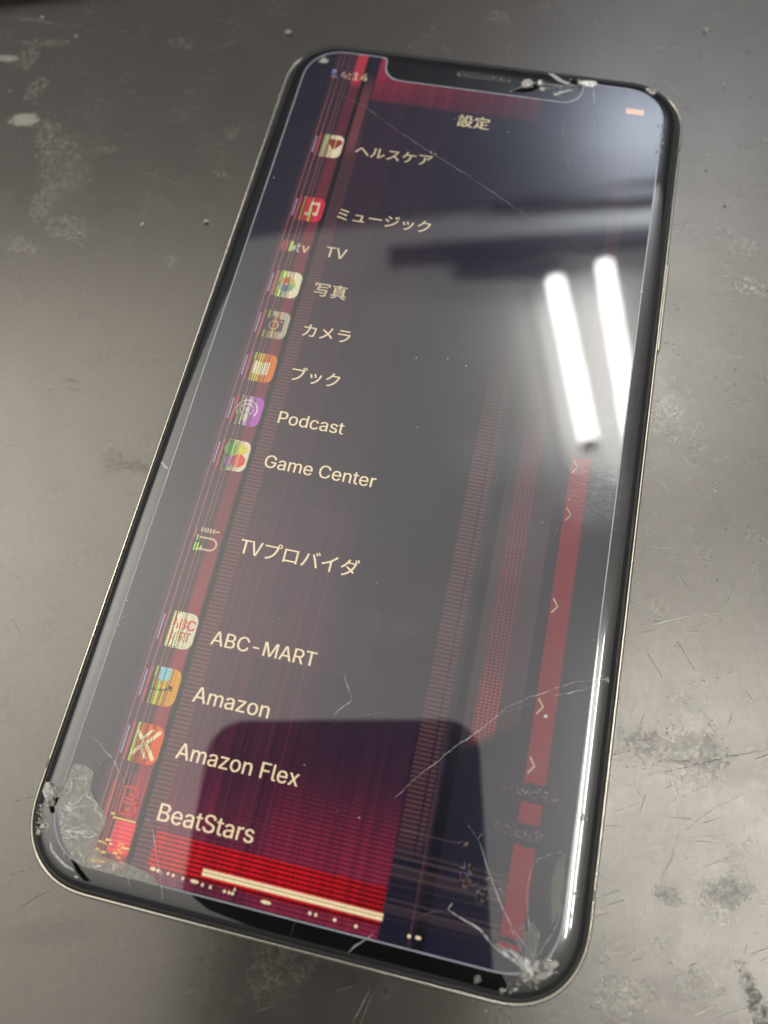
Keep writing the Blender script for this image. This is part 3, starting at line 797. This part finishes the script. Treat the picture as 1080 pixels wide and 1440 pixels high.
mesh('earpiece_rim', [(x + cx_, y + cy_, GT + .04) for x, y in si] + [(x + cx_, y + cy_, GT + .07) for x, y in sl] + [(x + cx_, y + cy_, GT) for x, y in sl],
     [(i, (i + 1) % L2, L2 + (i + 1) % L2, L2 + i)[::-1] for i in range(L2)] + [(L2 + i, L2 + (i + 1) % L2, 2 * L2 + (i + 1) % L2, 2 * L2 + i)[::-1] for i in range(L2)], M['facet_dark'], ear, True)
for q in range(7):
    xx = cx_ - 4.2 + q * 1.2 + rnd.uniform(-.2, .2)
    disc('dust_speck', (xx, cy_ + rnd.uniform(-.2, .1)), rnd.uniform(.06, .18), GT + .06, M['crumb'], ear, .7, .04, 7)
# side key and antenna joints
boxmesh('side_button', (FW - .5, 18.9, 2.7), (FW + .42, 35.2, 4.9), M['steel'], ph, .35)
def band(y0, y1, sx): 
    return prism_x('antenna_band', sx, y0, y1)
def prism_x(name, sx, y0, y1):
    prof = [(2.2, .25), (1.0, .45), (.35, 1.1), (.06, 2.3), (0, 3.7), (.04, 4.7), (.13, 5.5), (.28, 5.98), (.45, 6.15), (.6, 6.15)]
    v = [(sx * (FW - a + .015), y, z + .01) for y in (y0, y1) for a, z in prof]; k = len(prof)
    return mesh(name, v, [(i, i + 1, k + i + 1, k + i) if sx < 0 else (i, k + i, k + i + 1, i + 1) for i in range(k - 1)], M['antenna'], ph, True)
prism_x('antenna_band', 1, -58.2, -57.1); prism_x('antenna_band', -1, -58.2, -57.1); prism_x('antenna_band', 1, 57.0, 58.1); prism_x('antenna_band', -1, 57, 58.1)

# ---- cracks and broken glass
def crack(pix, w=.1, mat='crack', z=GT, jit=.12, seed=0, taper=True, branch=0.0, name='crack'):
    """raised sliver along photo pixels: a thin three-sided ridge that wanders and changes width"""
    rg = random.Random(seed * 131 + len(pix)); P2 = []
    for (a, b) in zip(pix, pix[1:]):
        p, q = at(*a, z), at(*b, z); L = (q - p).length; k = max(2, int(L / .8))
        for i in range(k):
            t = i / k; c = p.lerp(q, t); d = (q - p).normalized(); s = Vector((-d.y, d.x, 0))
            P2.append(c + (s * rg.gauss(0, jit * .5) if P2 else s * 0))
    P2.append(at(*pix[-1], z)); k = len(P2); v, f = [], []
    for i, c in enumerate(P2):
        d = (P2[min(i + 1, k - 1)] - P2[max(i - 1, 0)]).normalized(); s = Vector((-d.y, d.x, 0))
        ww = w * rg.uniform(.45, 1.3) * (1 if not taper else .35 + .65 * min(1, 2.2 * min(i + .4, k - 1 - i + .4) / k * 1.2))
        v += [c + s * ww / 2 + Vector((0, 0, .004)), c + Vector((s.x * rg.uniform(-.2, .2) * ww, s.y * rg.uniform(-.2, .2) * ww, .02 + ww * .35)), c - s * ww / 2 + Vector((0, 0, .004))]
    for i in range(k - 1):
        a, b = 3 * i, 3 * i + 3
        f += [(a, a + 1, b + 1, b), (a + 1, a + 2, b + 2, b + 1)]
    return mesh(name, v, f, M[mat], glass)
def chips(pix, n_, spread, size, mat='shard', z=GT, seed=0, name='glass_chip', parent=None, hz=.5):
    """a clump of small angular splinters"""
    rg = random.Random(seed); c = at(*pix, z); v, f = [], []
    for i in range(n_):
        a = rg.uniform(0, 6.28); r = spread * math.sqrt(rg.random())
        p = c + Vector((r * math.cos(a) * (spread > 0), r * math.sin(a), rg.uniform(0, .05)))
        s = size * rg.uniform(.35, 1.2); b = len(v); k = rg.choice((3, 4, 4, 5)); el = rg.uniform(.18, .8); ro = rg.uniform(0, 3.1)
        ring = []
        for j in range(k):
            t = 6.283 * j / k + rg.uniform(-.4, .4); xx, yy = s * math.cos(t), s * el * math.sin(t)
            ring.append((xx * math.cos(ro) - yy * math.sin(ro), xx * math.sin(ro) + yy * math.cos(ro)))
        tl = (rg.uniform(-.5, .5), rg.uniform(-.5, .5))
        for (xx, yy) in ring: v.append(p + Vector((xx, yy, 0)))
        for (xx, yy) in ring: v.append(p + Vector((xx * .75, yy * .75, s * hz * .3 + xx * tl[0] * .35 + yy * tl[1] * .35)))
        f.append(tuple(b + k + j for j in range(k)))
        for j in range(k): f.append((b + j, b + (j + 1) % k, b + k + (j + 1) % k, b + k + j))
    return mesh(name, v, f, M[mat], parent or glass)
C1 = [
 # hairlines over the upper screen
 ([(448, 117), (512, 150), (562, 186), (608, 216), (660, 248), (715, 286), (772, 322), (832, 353)], .11, 'crack_faint'),
 ([(834, 121), (838, 160), (845, 215), (853, 258)], .09, 'crack_faint'), ([(786, 146), (794, 200), (802, 250)], .09, 'crack_faint'),
 # long crack from the right edge
 ([(856, 954), (838, 956), (815, 959), (798, 962), (778, 969), (745, 981), (712, 995), (686, 1017), (664, 1035), (640, 1050), (618, 1068), (596, 1084), (572, 1106), (556, 1121)], .11, 'crack'),
 ([(830, 966), (800, 975), (778, 979)], .13, 'crack'), ([(775, 981), (742, 991), (722, 998), (690, 1005), (664, 1022)], .11, 'crack_faint'),
 ([(633, 1046), (618, 1033), (596, 1020), (570, 1006), (540, 1003), (505, 1008), (476, 1016), (455, 1026)], .08, 'crack_faint'),
 ([(484, 949), (490, 967), (495, 985)], .12, 'crack'), ([(495, 985), (482, 994), (470, 1005)], .14, 'crack'), ([(495, 985), (510, 989), (545, 1000)], .07, 'crack_faint'),
 # bottom right fan
 ([(742, 1368), (722, 1352), (700, 1334), (686, 1320), (664, 1300), (645, 1288), (630, 1279)], .2, 'crack'), ([(630, 1279), (636, 1270)], .14, 'crack'), ([(630, 1279), (605, 1283), (585, 1292)], .07, 'crack_faint'),
 ([(738, 1362), (728, 1348), (716, 1333)], .3, 'crack'), ([(741, 1356), (730, 1330), (718, 1300), (706, 1278), (694, 1246), (686, 1222), (678, 1194), (672, 1180), (658, 1160)], .12, 'crack'),
 ([(672, 1180), (678, 1172)], .1, 'crack'), ([(682, 1238), (692, 1233)], .1, 'crack'),
 ([(747, 1354), (745, 1320), (743, 1290), (741, 1250), (748, 1220), (758, 1207), (775, 1200), (790, 1198)], .09, 'crack'), ([(750, 1352), (754, 1320), (750, 1300)], .09, 'crack'),
 ([(752, 1350), (770, 1320), (786, 1290)], .09, 'crack_faint'), ([(744, 1290), (730, 1305), (738, 1310)], .08, 'crack_faint'),
 # bottom left corner
 ([(128, 1034), (140, 1046), (157, 1066), (170, 1090), (176, 1108), (177, 1116)], .16, 'crack'), ([(157, 1066), (142, 1087), (127, 1110)], .09, 'crack_faint'), ([(127, 1110), (138, 1130), (152, 1150)], .09, 'crack_faint'),
 ([(152, 1149), (178, 1147), (203, 1148), (222, 1142)], .08, 'crack_faint'), ([(203, 1148), (212, 1160), (217, 1178), (221, 1205), (227, 1232), (228, 1268)], .13, 'crack'),
 ([(176, 1200), (180, 1228), (184, 1250)], .11, 'crack'), ([(222, 1228), (226, 1222), (231, 1240)], .12, 'crack'),
 ([(96, 1131), (103, 1148), (110, 1162), (113, 1176)], .12, 'crack_faint'), ([(88, 1128), (100, 1110), (108, 1090)], .1, 'crack_faint'), ([(98, 1165), (112, 1160), (122, 1148)], .1, 'crack_faint'), ([(92, 1184), (104, 1170), (116, 1163)], .09, 'crack_faint'),
 ([(118, 1140), (134, 1126)], .1, 'crack_faint'), ([(100, 1180), (112, 1178), (124, 1186)], .12, 'crack_faint'), ([(240, 1128), (262, 1116), (284, 1108)], .06, 'crack_faint'),
 # marks on the border
 ([(526, 1312), (512, 1322), (500, 1330), (489, 1340)], .17, 'crack'), ([(420, 1288), (412, 1305), (408, 1318)], .09, 'crack_faint'), ([(226, 650), (232, 656), (237, 660)], .3, 'crack'),
 ([(893, 380), (896, 400), (903, 413)], .05, 'crack_faint'), ([(868, 382), (888, 404), (902, 414)], .05, 'crack_faint'),
]
for i, (pp, w, mt) in enumerate(C1): crack(pp, w, mt, seed=i, z=GT + (.1 if pp[0][1] > 1080 and pp[0][0] < 240 else 0))
# dust on the glass
for i, (u, v, r_) in enumerate(((587, 601, .17), (768, 1008, .26), (606, 214, .2), (612, 217, .16), (785, 634, .1), (800, 703, .1), (762, 735, .1), (784, 744, .08), (640, 167, .14), (714, 186, .12), (500, 166, .1), (585, 503, .12), (630, 505, .14), (655, 515, .16), (700, 470, .08), (392, 870, .12), (428, 1076, .1), (560, 1010, .1), (505, 1150, .12), (475, 1140, .1), (815, 1030, .1), (836, 900, .1), (868, 720, .1), (262, 905, .08), (530, 820, .07), (690, 880, .08), (610, 940, .07), (330, 560, .07), (385, 250, .1))):
    chips((u, v), 3, r_ * .8, r_, 'crack', GT, 400 + i, 'dust_speck')
# scratches on the glass
for i in range(16):
    u, v = rnd.uniform(560, 840), rnd.uniform(560, 900); a = rnd.uniform(-.9, .4); l = rnd.uniform(8, 26)
    crack([(u, v), (u + l * .5 * math.cos(a), v + l * .5 * math.sin(a) - 1), (u + l * math.cos(a), v + l * math.sin(a))], .05, 'crack_faint', seed=100 + i, name='scratch')
# shattered web, near-left corner
rw = random.Random(33)
poly_w = [(104, 1078), (120, 1078), (130, 1088), (126, 1110), (138, 1132), (150, 1152), (140, 1176), (132, 1192), (150, 1208), (185, 1216), (215, 1232), (170, 1230), (124, 1218), (104, 1207), (90, 1182), (83, 1142), (87, 1122), (96, 1096)]
def inside(u, v, pg):
    r = False
    for (x0, y0), (x1, y1) in zip(pg, pg[1:] + pg[:1]):
        if (y0 > v) != (y1 > v) and u < (x1 - x0) * (v - y0) / (y1 - y0) + x0: r = not r
    return r
nodes_ = []
while len(nodes_) < 46:
    u, v = rw.uniform(82, 200), rw.uniform(1076, 1232)
    if inside(u, v, poly_w) and rw.random() < (1.0 if v > 1120 else .4): nodes_.append((u, v))
done = set()
for i, a in enumerate(nodes_):
    for j in sorted(range(len(nodes_)), key=lambda j: (nodes_[j][0] - a[0]) ** 2 + (nodes_[j][1] - a[1]) ** 2)[1:3]:
        if (j, i) in done or rw.random() < .3: continue
        done.add((i, j)); b = nodes_[j]
        m_ = ((a[0] + b[0]) / 2 + rw.gauss(0, 1.2), (a[1] + b[1]) / 2 + rw.gauss(0, 1.2))
        crack([a, m_, b], rw.choice((.05, .06, .08, .12)), 'web', seed=500 + i, z=GT + .1)
for i in range(16):
    a0 = rw.uniform(-1.25, .9); u, v = 84 + rw.uniform(0, 12), 1150 + rw.uniform(-22, 30); l = rw.uniform(14, 42)
    crack([(u, v), (u + l * .5 * math.cos(a0), v + l * .5 * math.sin(a0) + rw.gauss(0, 1.5)), (u + l * math.cos(a0), v + l * math.sin(a0))], rw.uniform(.05, .1), 'web', seed=600 + i, z=GT + .1)
# fine splinter lines, near-right corner
for i in range(20):
    a0 = rw.uniform(-2.75, -1.05); r0, l = rw.uniform(2, 10), rw.uniform(14, 60)
    u, v = 746 + r0 * math.cos(a0), 1362 + r0 * math.sin(a0)
    crack([(u, v), (u + l * .5 * math.cos(a0 + .08), v + l * .5 * math.sin(a0 + .08)), (u + l * math.cos(a0), v + l * math.sin(a0))], rw.uniform(.04, .09), rw.choice(('crack', 'web', 'crack_faint')), seed=700 + i)
# crushed corner, bottom right
chips((752, 1366), 70, 1.7, .42, 'shard', 7.72, 5); chips((738, 1374), 30, .9, .25, 'shard', 7.72, 6); chips((724, 1388), 12, .8, .3, 'shard', 7.6, 7); chips((708, 1391), 6, .45, .3, 'shard', 7.5, 8)
chips((770, 1352), 14, .8, .3, 'shard', 7.9, 12)
# crushed corner, bottom left
chips((78, 1112), 26, 1.3, .5, 'shard', 7.8, 9); chips((72, 1124), 18, .8, .45, 'shard', 7.7, 10); chips((62, 1160), 26, 1.0, .4, 'shard', 7.6, 11); chips((98, 1196), 16, .7, .25, 'shard', GT, 13); chips((110, 1190), 20, 1.0, .16, 'crack_faint', GT, 14)
chips((60, 1140), 16, .9, .4, 'shard', 7.5, 16)
# top: broken strip beside the earpiece
chips((742, 119), 14, .8, .5, 'shard', GT, 20); chips((760, 117), 12, .8, .3, 'shard', GT, 21); chips((784, 130), 12, 1.0, .28, 'shard', GT, 22); chips((818, 117), 22, .8, .35, 'shard', GT, 23); chips((832, 121), 22, .9, .3, 'shard', GT, 24); chips((800, 117), 10, 1.1, .25, 'shard', GT, 25)
chips((458, 84), 12, .8, .28, 'shard', GT, 26); chips((917, 129), 12, .6, .45, 'shard', 7.8, 27)
for pix, mt, z, th in (
    ([(65.4, 1099), (75.8, 1106), (85.5, 1108), (88, 1113), (77, 1120), (66, 1128), (60, 1113)], 'facet', 7.52, .1), ([(61, 1112), (67.5, 1117.5), (66, 1121.6), (62, 1120)], 'crack', 7.66, .05), ([(68, 1102), (74, 1108), (76, 1118), (72, 1114)], 'crack', 7.64, .05),
    ([(70, 1132), (77, 1125), (82, 1127), (80, 1138), (72, 1137)], 'facet_dark', 7.6, .1), ([(56.4, 1142), (63, 1147), (67, 1152), (65, 1158), (60.5, 1155)], 'facet', 7.35, .15), ([(54, 1167), (64.7, 1161), (64, 1166), (56.4, 1173)], 'facet', 7.3, .15), ([(62, 1146), (67, 1148), (68, 1154)], 'crack', 7.52, .04),
    ([(71, 1175), (76, 1182), (85, 1192), (95, 1202), (101, 1213), (105, 1224), (94, 1217), (83, 1207), (73, 1195), (69, 1180)], 'facet_tan', 7.5, .12), ([(70, 1180), (74, 1194), (84, 1207), (94, 1216), (104, 1223), (103, 1225), (92, 1219), (82, 1209), (72, 1197)], 'crack', 7.6, .05), ([(104, 1231), (109, 1231), (111, 1235), (107, 1235)], 'crack', 7.5, .05),
    # bottom right
    ([(738, 1346), (744, 1352), (750, 1366), (748, 1374), (743, 1368), (738, 1358)], 'crack', 7.72, .1), ([(750, 1352), (758, 1350), (756, 1360), (749, 1366)], 'facet', 7.72, .18), ([(757, 1358), (766, 1352), (772, 1358), (770, 1366), (760, 1368)], 'facet_dark', 7.66, .2), ([(764, 1366), (775, 1360), (778, 1368), (768, 1375), (758, 1376)], 'facet', 7.6, .12), ([(774, 1352), (783, 1351), (786, 1356), (778, 1362), (772, 1358)], 'facet', 7.62, .15),
    ([(796, 1339), (800, 1341), (795, 1351), (786, 1363), (780, 1369), (779, 1366), (788, 1355)], 'crack', 7.35, .12), ([(703, 1389), (711, 1389), (712, 1393), (704, 1393)], 'facet', 7.2, .3), ([(721, 1384), (727, 1383), (728, 1391), (722, 1393)], 'facet', 7.2, .35), ([(667, 1373), (675, 1371), (677, 1380), (667, 1384)], 'frost', GT - .1, .04),
    ([(734, 1310), (757, 1306), (758, 1334), (749, 1354), (742, 1352)], 'frost', GT + .03, .04), ([(722, 1303), (738, 1300), (740, 1304), (730, 1308)], 'frost', GT + .05, .04),
    # beside the earpiece
    ([(733, 118), (737, 113), (744, 112), (750, 116), (748, 121), (740, 124), (734, 123)], 'facet', GT + .02, .15), ([(770, 103), (778, 104), (790, 112), (803, 118), (796, 119), (784, 114)], 'facet', GT, .06), ([(757, 114), (760, 113), (763, 119), (757, 120)], 'crack', GT + .1, .1), ([(760, 123), (768, 125), (764, 129), (758, 127)], 'facet', GT + .02, .08),
    ([(812, 117), (820, 114), (838, 115), (840, 119), (834, 123), (824, 122)], 'crack', GT, .1), ([(778, 133), (790, 129), (803, 126), (805, 128), (790, 132), (780, 136)], 'facet', GT, .1), ([(908, 126), (914, 125), (922, 131), (918, 134), (910, 131)], 'crack', 7.5, .15), ([(448, 86), (456, 82), (462, 85), (460, 89), (452, 89)], 'facet', GT, .08)):
    p_ = [at(u, v, z) for u, v in pix]
    prism('glass_shard', [(q.x, q.y) for q in p_], z, z + th, M[mt], glass)
for i, (pp, w, mt) in enumerate((
    ([(716, 129), (738, 122), (757, 115)], .2, 'crack'), ([(757, 117), (780, 120), (808, 121), (832, 119)], .14, 'crack'), ([(779, 134), (790, 130), (812, 124)], .16, 'crack'), ([(832, 121), (835, 130), (836, 146)], .16, 'crack'), ([(760, 122), (772, 124), (790, 122)], .1, 'crack'),
    ([(700, 1333), (716, 1347), (736, 1358)], .32, 'crack'), ([(717, 1334), (726, 1346), (740, 1362)], .4, 'crack'), ([(742, 1352), (738, 1330), (726, 1312), (722, 1300)], .1, 'crack'), ([(750, 1352), (766, 1328), (784, 1300), (790, 1272)], .1, 'crack'), ([(745, 1350), (757, 1326), (757, 1306)], .1, 'crack'),
    ([(747, 1352), (733, 1322), (712, 1312)], .07, 'crack_faint'), ([(682, 1238), (664, 1246), (640, 1250)], .06, 'crack_faint'), ([(718, 1300), (700, 1310), (686, 1318)], .06, 'crack_faint'),
    ([(712, 1000), (700, 1012), (690, 1030)], .05, 'crack_faint'), ([(745, 981), (752, 990), (768, 1000)], .05, 'crack_faint'), ([(793, 980), (806, 996), (816, 1010)], .05, 'crack_faint'),
    ([(88, 1126), (94, 1130), (97, 1131)], .25, 'crack'), ([(97, 1132), (103, 1145), (108, 1155), (111, 1160)], .14, 'crack'), ([(92, 1127), (99, 1112), (103, 1098), (107, 1086)], .12, 'crack'), ([(84, 1160), (88, 1155)], .2, 'crack'), ([(86, 1165), (98, 1162), (110, 1158)], .09, 'crack_faint'),
    ([(111, 1150), (118, 1138), (124, 1134)], .1, 'crack'), ([(110, 1169), (122, 1170)], .12, 'crack'), ([(112, 1176), (120, 1176), (122, 1172)], .12, 'crack_faint'), ([(92, 1184), (97, 1180), (104, 1178), (112, 1182), (122, 1186), (126, 1190)], .14, 'crack'), ([(94, 1186), (100, 1194), (108, 1200), (118, 1206), (130, 1208)], .1, 'crack_faint'), ([(104, 1180), (100, 1170), (96, 1160)], .07, 'crack_faint'),
    ([(128, 1034), (120, 1022), (116, 1012)], .09, 'crack_faint'), ([(176, 1108), (190, 1120), (203, 1148)], .1, 'crack_faint'), ([(133, 1086), (143, 1074), (152, 1066)], .1, 'crack'), ([(167, 1080), (176, 1096), (176, 1110)], .3, 'crack_faint'))): crack(pp, w, mt, seed=300 + i, z=GT + (.1 if pp[0][1] > 1010 and pp[0][0] < 240 else 0))
chips((100, 1196), 26, 1.2, .16, 'crack', GT + .05, 60); chips((112, 1186), 20, 1.0, .12, 'crack', GT + .05, 61); chips((745, 1362), 40, 1.0, .2, 'crack', GT, 62); chips((830, 119), 26, .9, .18, 'crack', GT, 63); chips((770, 1362), 40, 1.1, .22, 'facet', 7.66, 64)
chips((742, 119), 10, .5, .3, 'crack', GT + .1, 65); chips((790, 131), 10, 1.2, .18, 'crack', GT + .05, 66)
# right edge
for k, (u, v) in enumerate(((928, 178), (929, 190), (928, 203), (926, 214))): chips((u, v), 12, .5, .26, 'shard', GT, 30 + k)
chips((903, 413), 6, .3, .25, 'shard', GT, 36); chips((850, 955), 14, .5, .32, 'shard', 7.72, 37); chips((820, 1150), 14, .4, .3, 'shard', 7.72, 38); chips((810, 1255), 10, .4, .3, 'shard', 7.72, 39); chips((804, 1288), 10, .4, .3, 'shard', 7.72, 40)
for k, (u, v) in enumerate(((180, 846), (176, 858), (172, 868), (168, 880))): chips((u, v), 8, .4, .28, 'crack_faint', GT, 41 + k)
# dark gaps where glass is missing
M['void'] = principled('dark_gap', (.002, .002, .002), .9, spec=.05)
def plate(name, pix, z, th, mat, parent=glass):
    p = [at(u, v, z) for u, v in pix]
    return prism(name, [(q.x, q.y) for q in p], z, z + th, mat, parent)
plate('glass_hole', [(716, 128), (736, 122), (752, 117), (758, 124), (748, 129), (735, 130)], GT + .005, .01, M['void'])
plate('glass_hole', [(788, 110), (800, 112), (815, 115), (812, 118), (800, 116)], GT + .005, .01, M['void'])
plate('glass_hole', [(68, 1130), (76, 1122), (84, 1121), (80, 1130), (76, 1134), (78, 1142), (72, 1144)], GT - .05, .08, M['void'])
plate('glass_hole', [(100, 1208), (106, 1211), (122, 1236), (126, 1240), (118, 1238), (108, 1226)], GT - .1, .12, M['void'])
# loose, delaminated sheets
M['frost_pale'] = glassy_white('lifted_glass_pale', .74, .25, (.2, .2, .175), .62)  # pale grey holds the reflection of the tilted shards
plate('lifted_glass', [(104, 1074), (120, 1076), (133, 1086), (127, 1110), (138, 1130), (152, 1151), (140, 1178), (132, 1190), (146, 1206), (180, 1214), (214, 1230), (225, 1246), (172, 1233), (123, 1220), (103, 1209), (88, 1182), (80, 1142), (84, 1122), (94, 1096)], GT + .03, .06, M['frost_pale'])
plate('lifted_glass', [(785, 1208), (790, 1200), (796, 1198), (793, 1260), (786, 1285), (776, 1300), (774, 1270), (776, 1232)], GT + .03, .05, M['frost'])
plate('lifted_glass', [(744, 1298), (750, 1296), (756, 1310), (756, 1330), (750, 1345), (746, 1330)], GT + .03, .05, M['frost'])

# ------------------------------------------------------------------ long scratches in the bench coating
M['scratch_dark'] = principled('dirt_filled_scratch', (.012, .011, .010), .7, spec=.12, var=.4, scale=900)
M['scratch_pale'] = principled('bare_scratch', (.2, .193, .17), .25, var=.4, scale=900, spec=.9)
def bench_scratch(pix, w, mat, seed):
    rg = random.Random(seed); P2 = []
    for a, b in zip(pix, pix[1:]):
        p, q = at(*a, 0), at(*b, 0); k = max(2, int((q - p).length / .5)); d = (q - p).normalized()
        for i in range(k): P2.append(p.lerp(q, i / k) + Vector((-d.y, d.x, 0)) * rg.gauss(0, .045))
    P2.append(at(*pix[-1], 0)); k = len(P2); v, f = [], []
    for i, c in enumerate(P2):
        d = (P2[min(i + 1, k - 1)] - P2[max(i - 1, 0)]).normalized(); s_ = Vector((-d.y, d.x, 0)); ww = w * rg.uniform(.25, 1.2) * min(1, .25 + 3 * min(i, k - 1 - i) / k)
        v += [c + s_ * ww / 2 + Vector((0, 0, .004)), c + Vector((0, 0, .012)), c - s_ * ww / 2 + Vector((0, 0, .004))]
    for i in range(k - 1):
        a = 3 * i; f += [(a, a + 1, a + 4, a + 3), (a + 1, a + 2, a + 5, a + 4)]
    return mesh('scratch', v, f, M[mat], bench)
for i, (pp, w) in enumerate((
    ([(905, 1092), (930, 1086), (962, 1080), (1000, 1070), (1030, 1063), (1080, 1054)], .16), ([(955, 1168), (968, 1165), (985, 1150), (1010, 1133), (1052, 1115)], .11),
    ([(956, 1166), (950, 1185), (945, 1208), (938, 1220), (932, 1230), (930, 1256)], .12), ([(988, 1028), (1000, 1040), (1008, 1056)], .13), ([(1030, 1002), (1024, 1020)], .12),
    ([(930, 1075), (944, 1086), (956, 1096), (963, 1108), (952, 1104)], .12), ([(872, 1042), (900, 1040), (935, 1036), (948, 1030)], .1), ([(980, 1225), (1010, 1210), (1055, 1198)], .08),
    ([(950, 1178), (1000, 1176), (1050, 1172)], .05), ([(140, 665), (165, 659), (205, 654)], .1), ([(165, 697), (185, 696), (205, 690)], .06), ([(5, 1130), (40, 1122), (60, 1118)], .07), ([(0, 1235), (30, 1225), (62, 1216)], .08), ([(10, 1290), (50, 1262), (80, 1248)], .08), ([(15, 870), (24, 880), (28, 892)], .08))): bench_scratch(pp, w * .5, 'scratch_dark', i)
for i, (pp, w) in enumerate((([(884, 888), (960, 868), (1010, 862)], .06), ([(990, 600), (985, 590), (975, 612), (968, 625)], .06), ([(945, 420), (962, 438), (970, 446)], .06), ([(930, 400), (950, 425), (968, 440)], .05), ([(1005, 480), (1022, 500)], .06),
    ([(925, 530), (945, 550), (960, 566)], .06), ([(958, 535), (972, 558), (990, 575)], .05), ([(940, 430), (936, 470), (943, 505)], .04), ([(860, 1330), (900, 1300), (920, 1230)], .05), ([(880, 1350), (905, 1330)], .04), ([(995, 285), (1008, 290), (1022, 286)], .07),
    ([(520, 1390), (505, 1420), (495, 1440)], .05), ([(20, 24), (60, 30), (92, 36)], .07), ([(290, 308), (298, 316)], .1), ([(900, 560), (922, 582), (940, 590)], .05), ([(1000, 650), (1030, 640), (1050, 644)], .04), ([(870, 690), (910, 660), (950, 650)], .04))): bench_scratch(pp, w, 'scratch_pale', 40 + i)
rs = random.Random(21)
for i in range(64):      # the many short fine scratches, densest right of the phone
    if i < 44: u, v, a = rs.uniform(900, 1078), rs.uniform(330, 1000), rs.choice((.95, .8, -.55, 1.2, .2)) + rs.gauss(0, .2)
    elif i < 54: u, v, a = rs.uniform(840, 1075), rs.uniform(1000, 1430), rs.choice((-1.0, -.3, 1.3)) + rs.gauss(0, .25)
    else: u, v, a = rs.uniform(20, 330), rs.uniform(20, 420), rs.uniform(-.6, .9)
    l = rs.uniform(8, 34); c = l * .5 + rs.uniform(-2, 2)
    bench_scratch([(u, v), (u + c * math.cos(a), v + c * math.sin(a) + rs.uniform(-1.5, 1.5)), (u + l * math.cos(a), v + l * math.sin(a))], rs.uniform(.025, .06), 'scratch_pale', 100 + i)

# ------------------------------------------------------------------ crumbs on the bench
def crumb(pix, s, label, seed):
    rg = random.Random(seed); c = at(*pix, 0.0); bm = bmesh.new()
    bmesh.ops.create_icosphere(bm, subdivisions=1, radius=s * S)
    for v in bm.verts:
        v.co *= rg.uniform(.6, 1.25); v.co.x *= 1.5; v.co.z *= .6
    zmin = min(v.co.z for v in bm.verts)
    for v in bm.verts: v.co.z -= zmin
    me = bpy.data.meshes.new('crumb'); bm.to_mesh(me); bm.free()
    o = link('crumb', me, None, [M['crumb']]); o.location = Vector((c.x, c.y, 0)) * S; o.rotation_euler.z = rg.uniform(0, 3)
    return tag(o, label, 'crumb', 'pale crumbs lying on the bench')
for i, (u, v, s, lb) in enumerate((
    (406, 47, .62, 'largest pale crumb, on the bench above the top left corner of the phone'),
    (993, 44, .42, 'pale crumb on the bench near the upper right corner of the photo'),
    (60, 26, .36, 'pale crumb just below the black mat'),
    (108, 52, .32, 'small pale crumb below and right of the black mat'),
    (290, 313, .4, 'thin pale crumb on the bench left of the phone at the dark screen band'),
    (201, 316, .34, 'pale crumb left of the phone, midway to the left photo edge'),
    (15, 129, .25, 'tiny crumb at the left edge between two pale residue patches'),
    (1020, 287, .4, 'pale crumb on the bench right of the upper part of the phone'),
    (993, 240, .2, 'tiny crumb right of the phone, above the larger crumb there'))):
    crumb((u, v), s, lb, 50 + i)
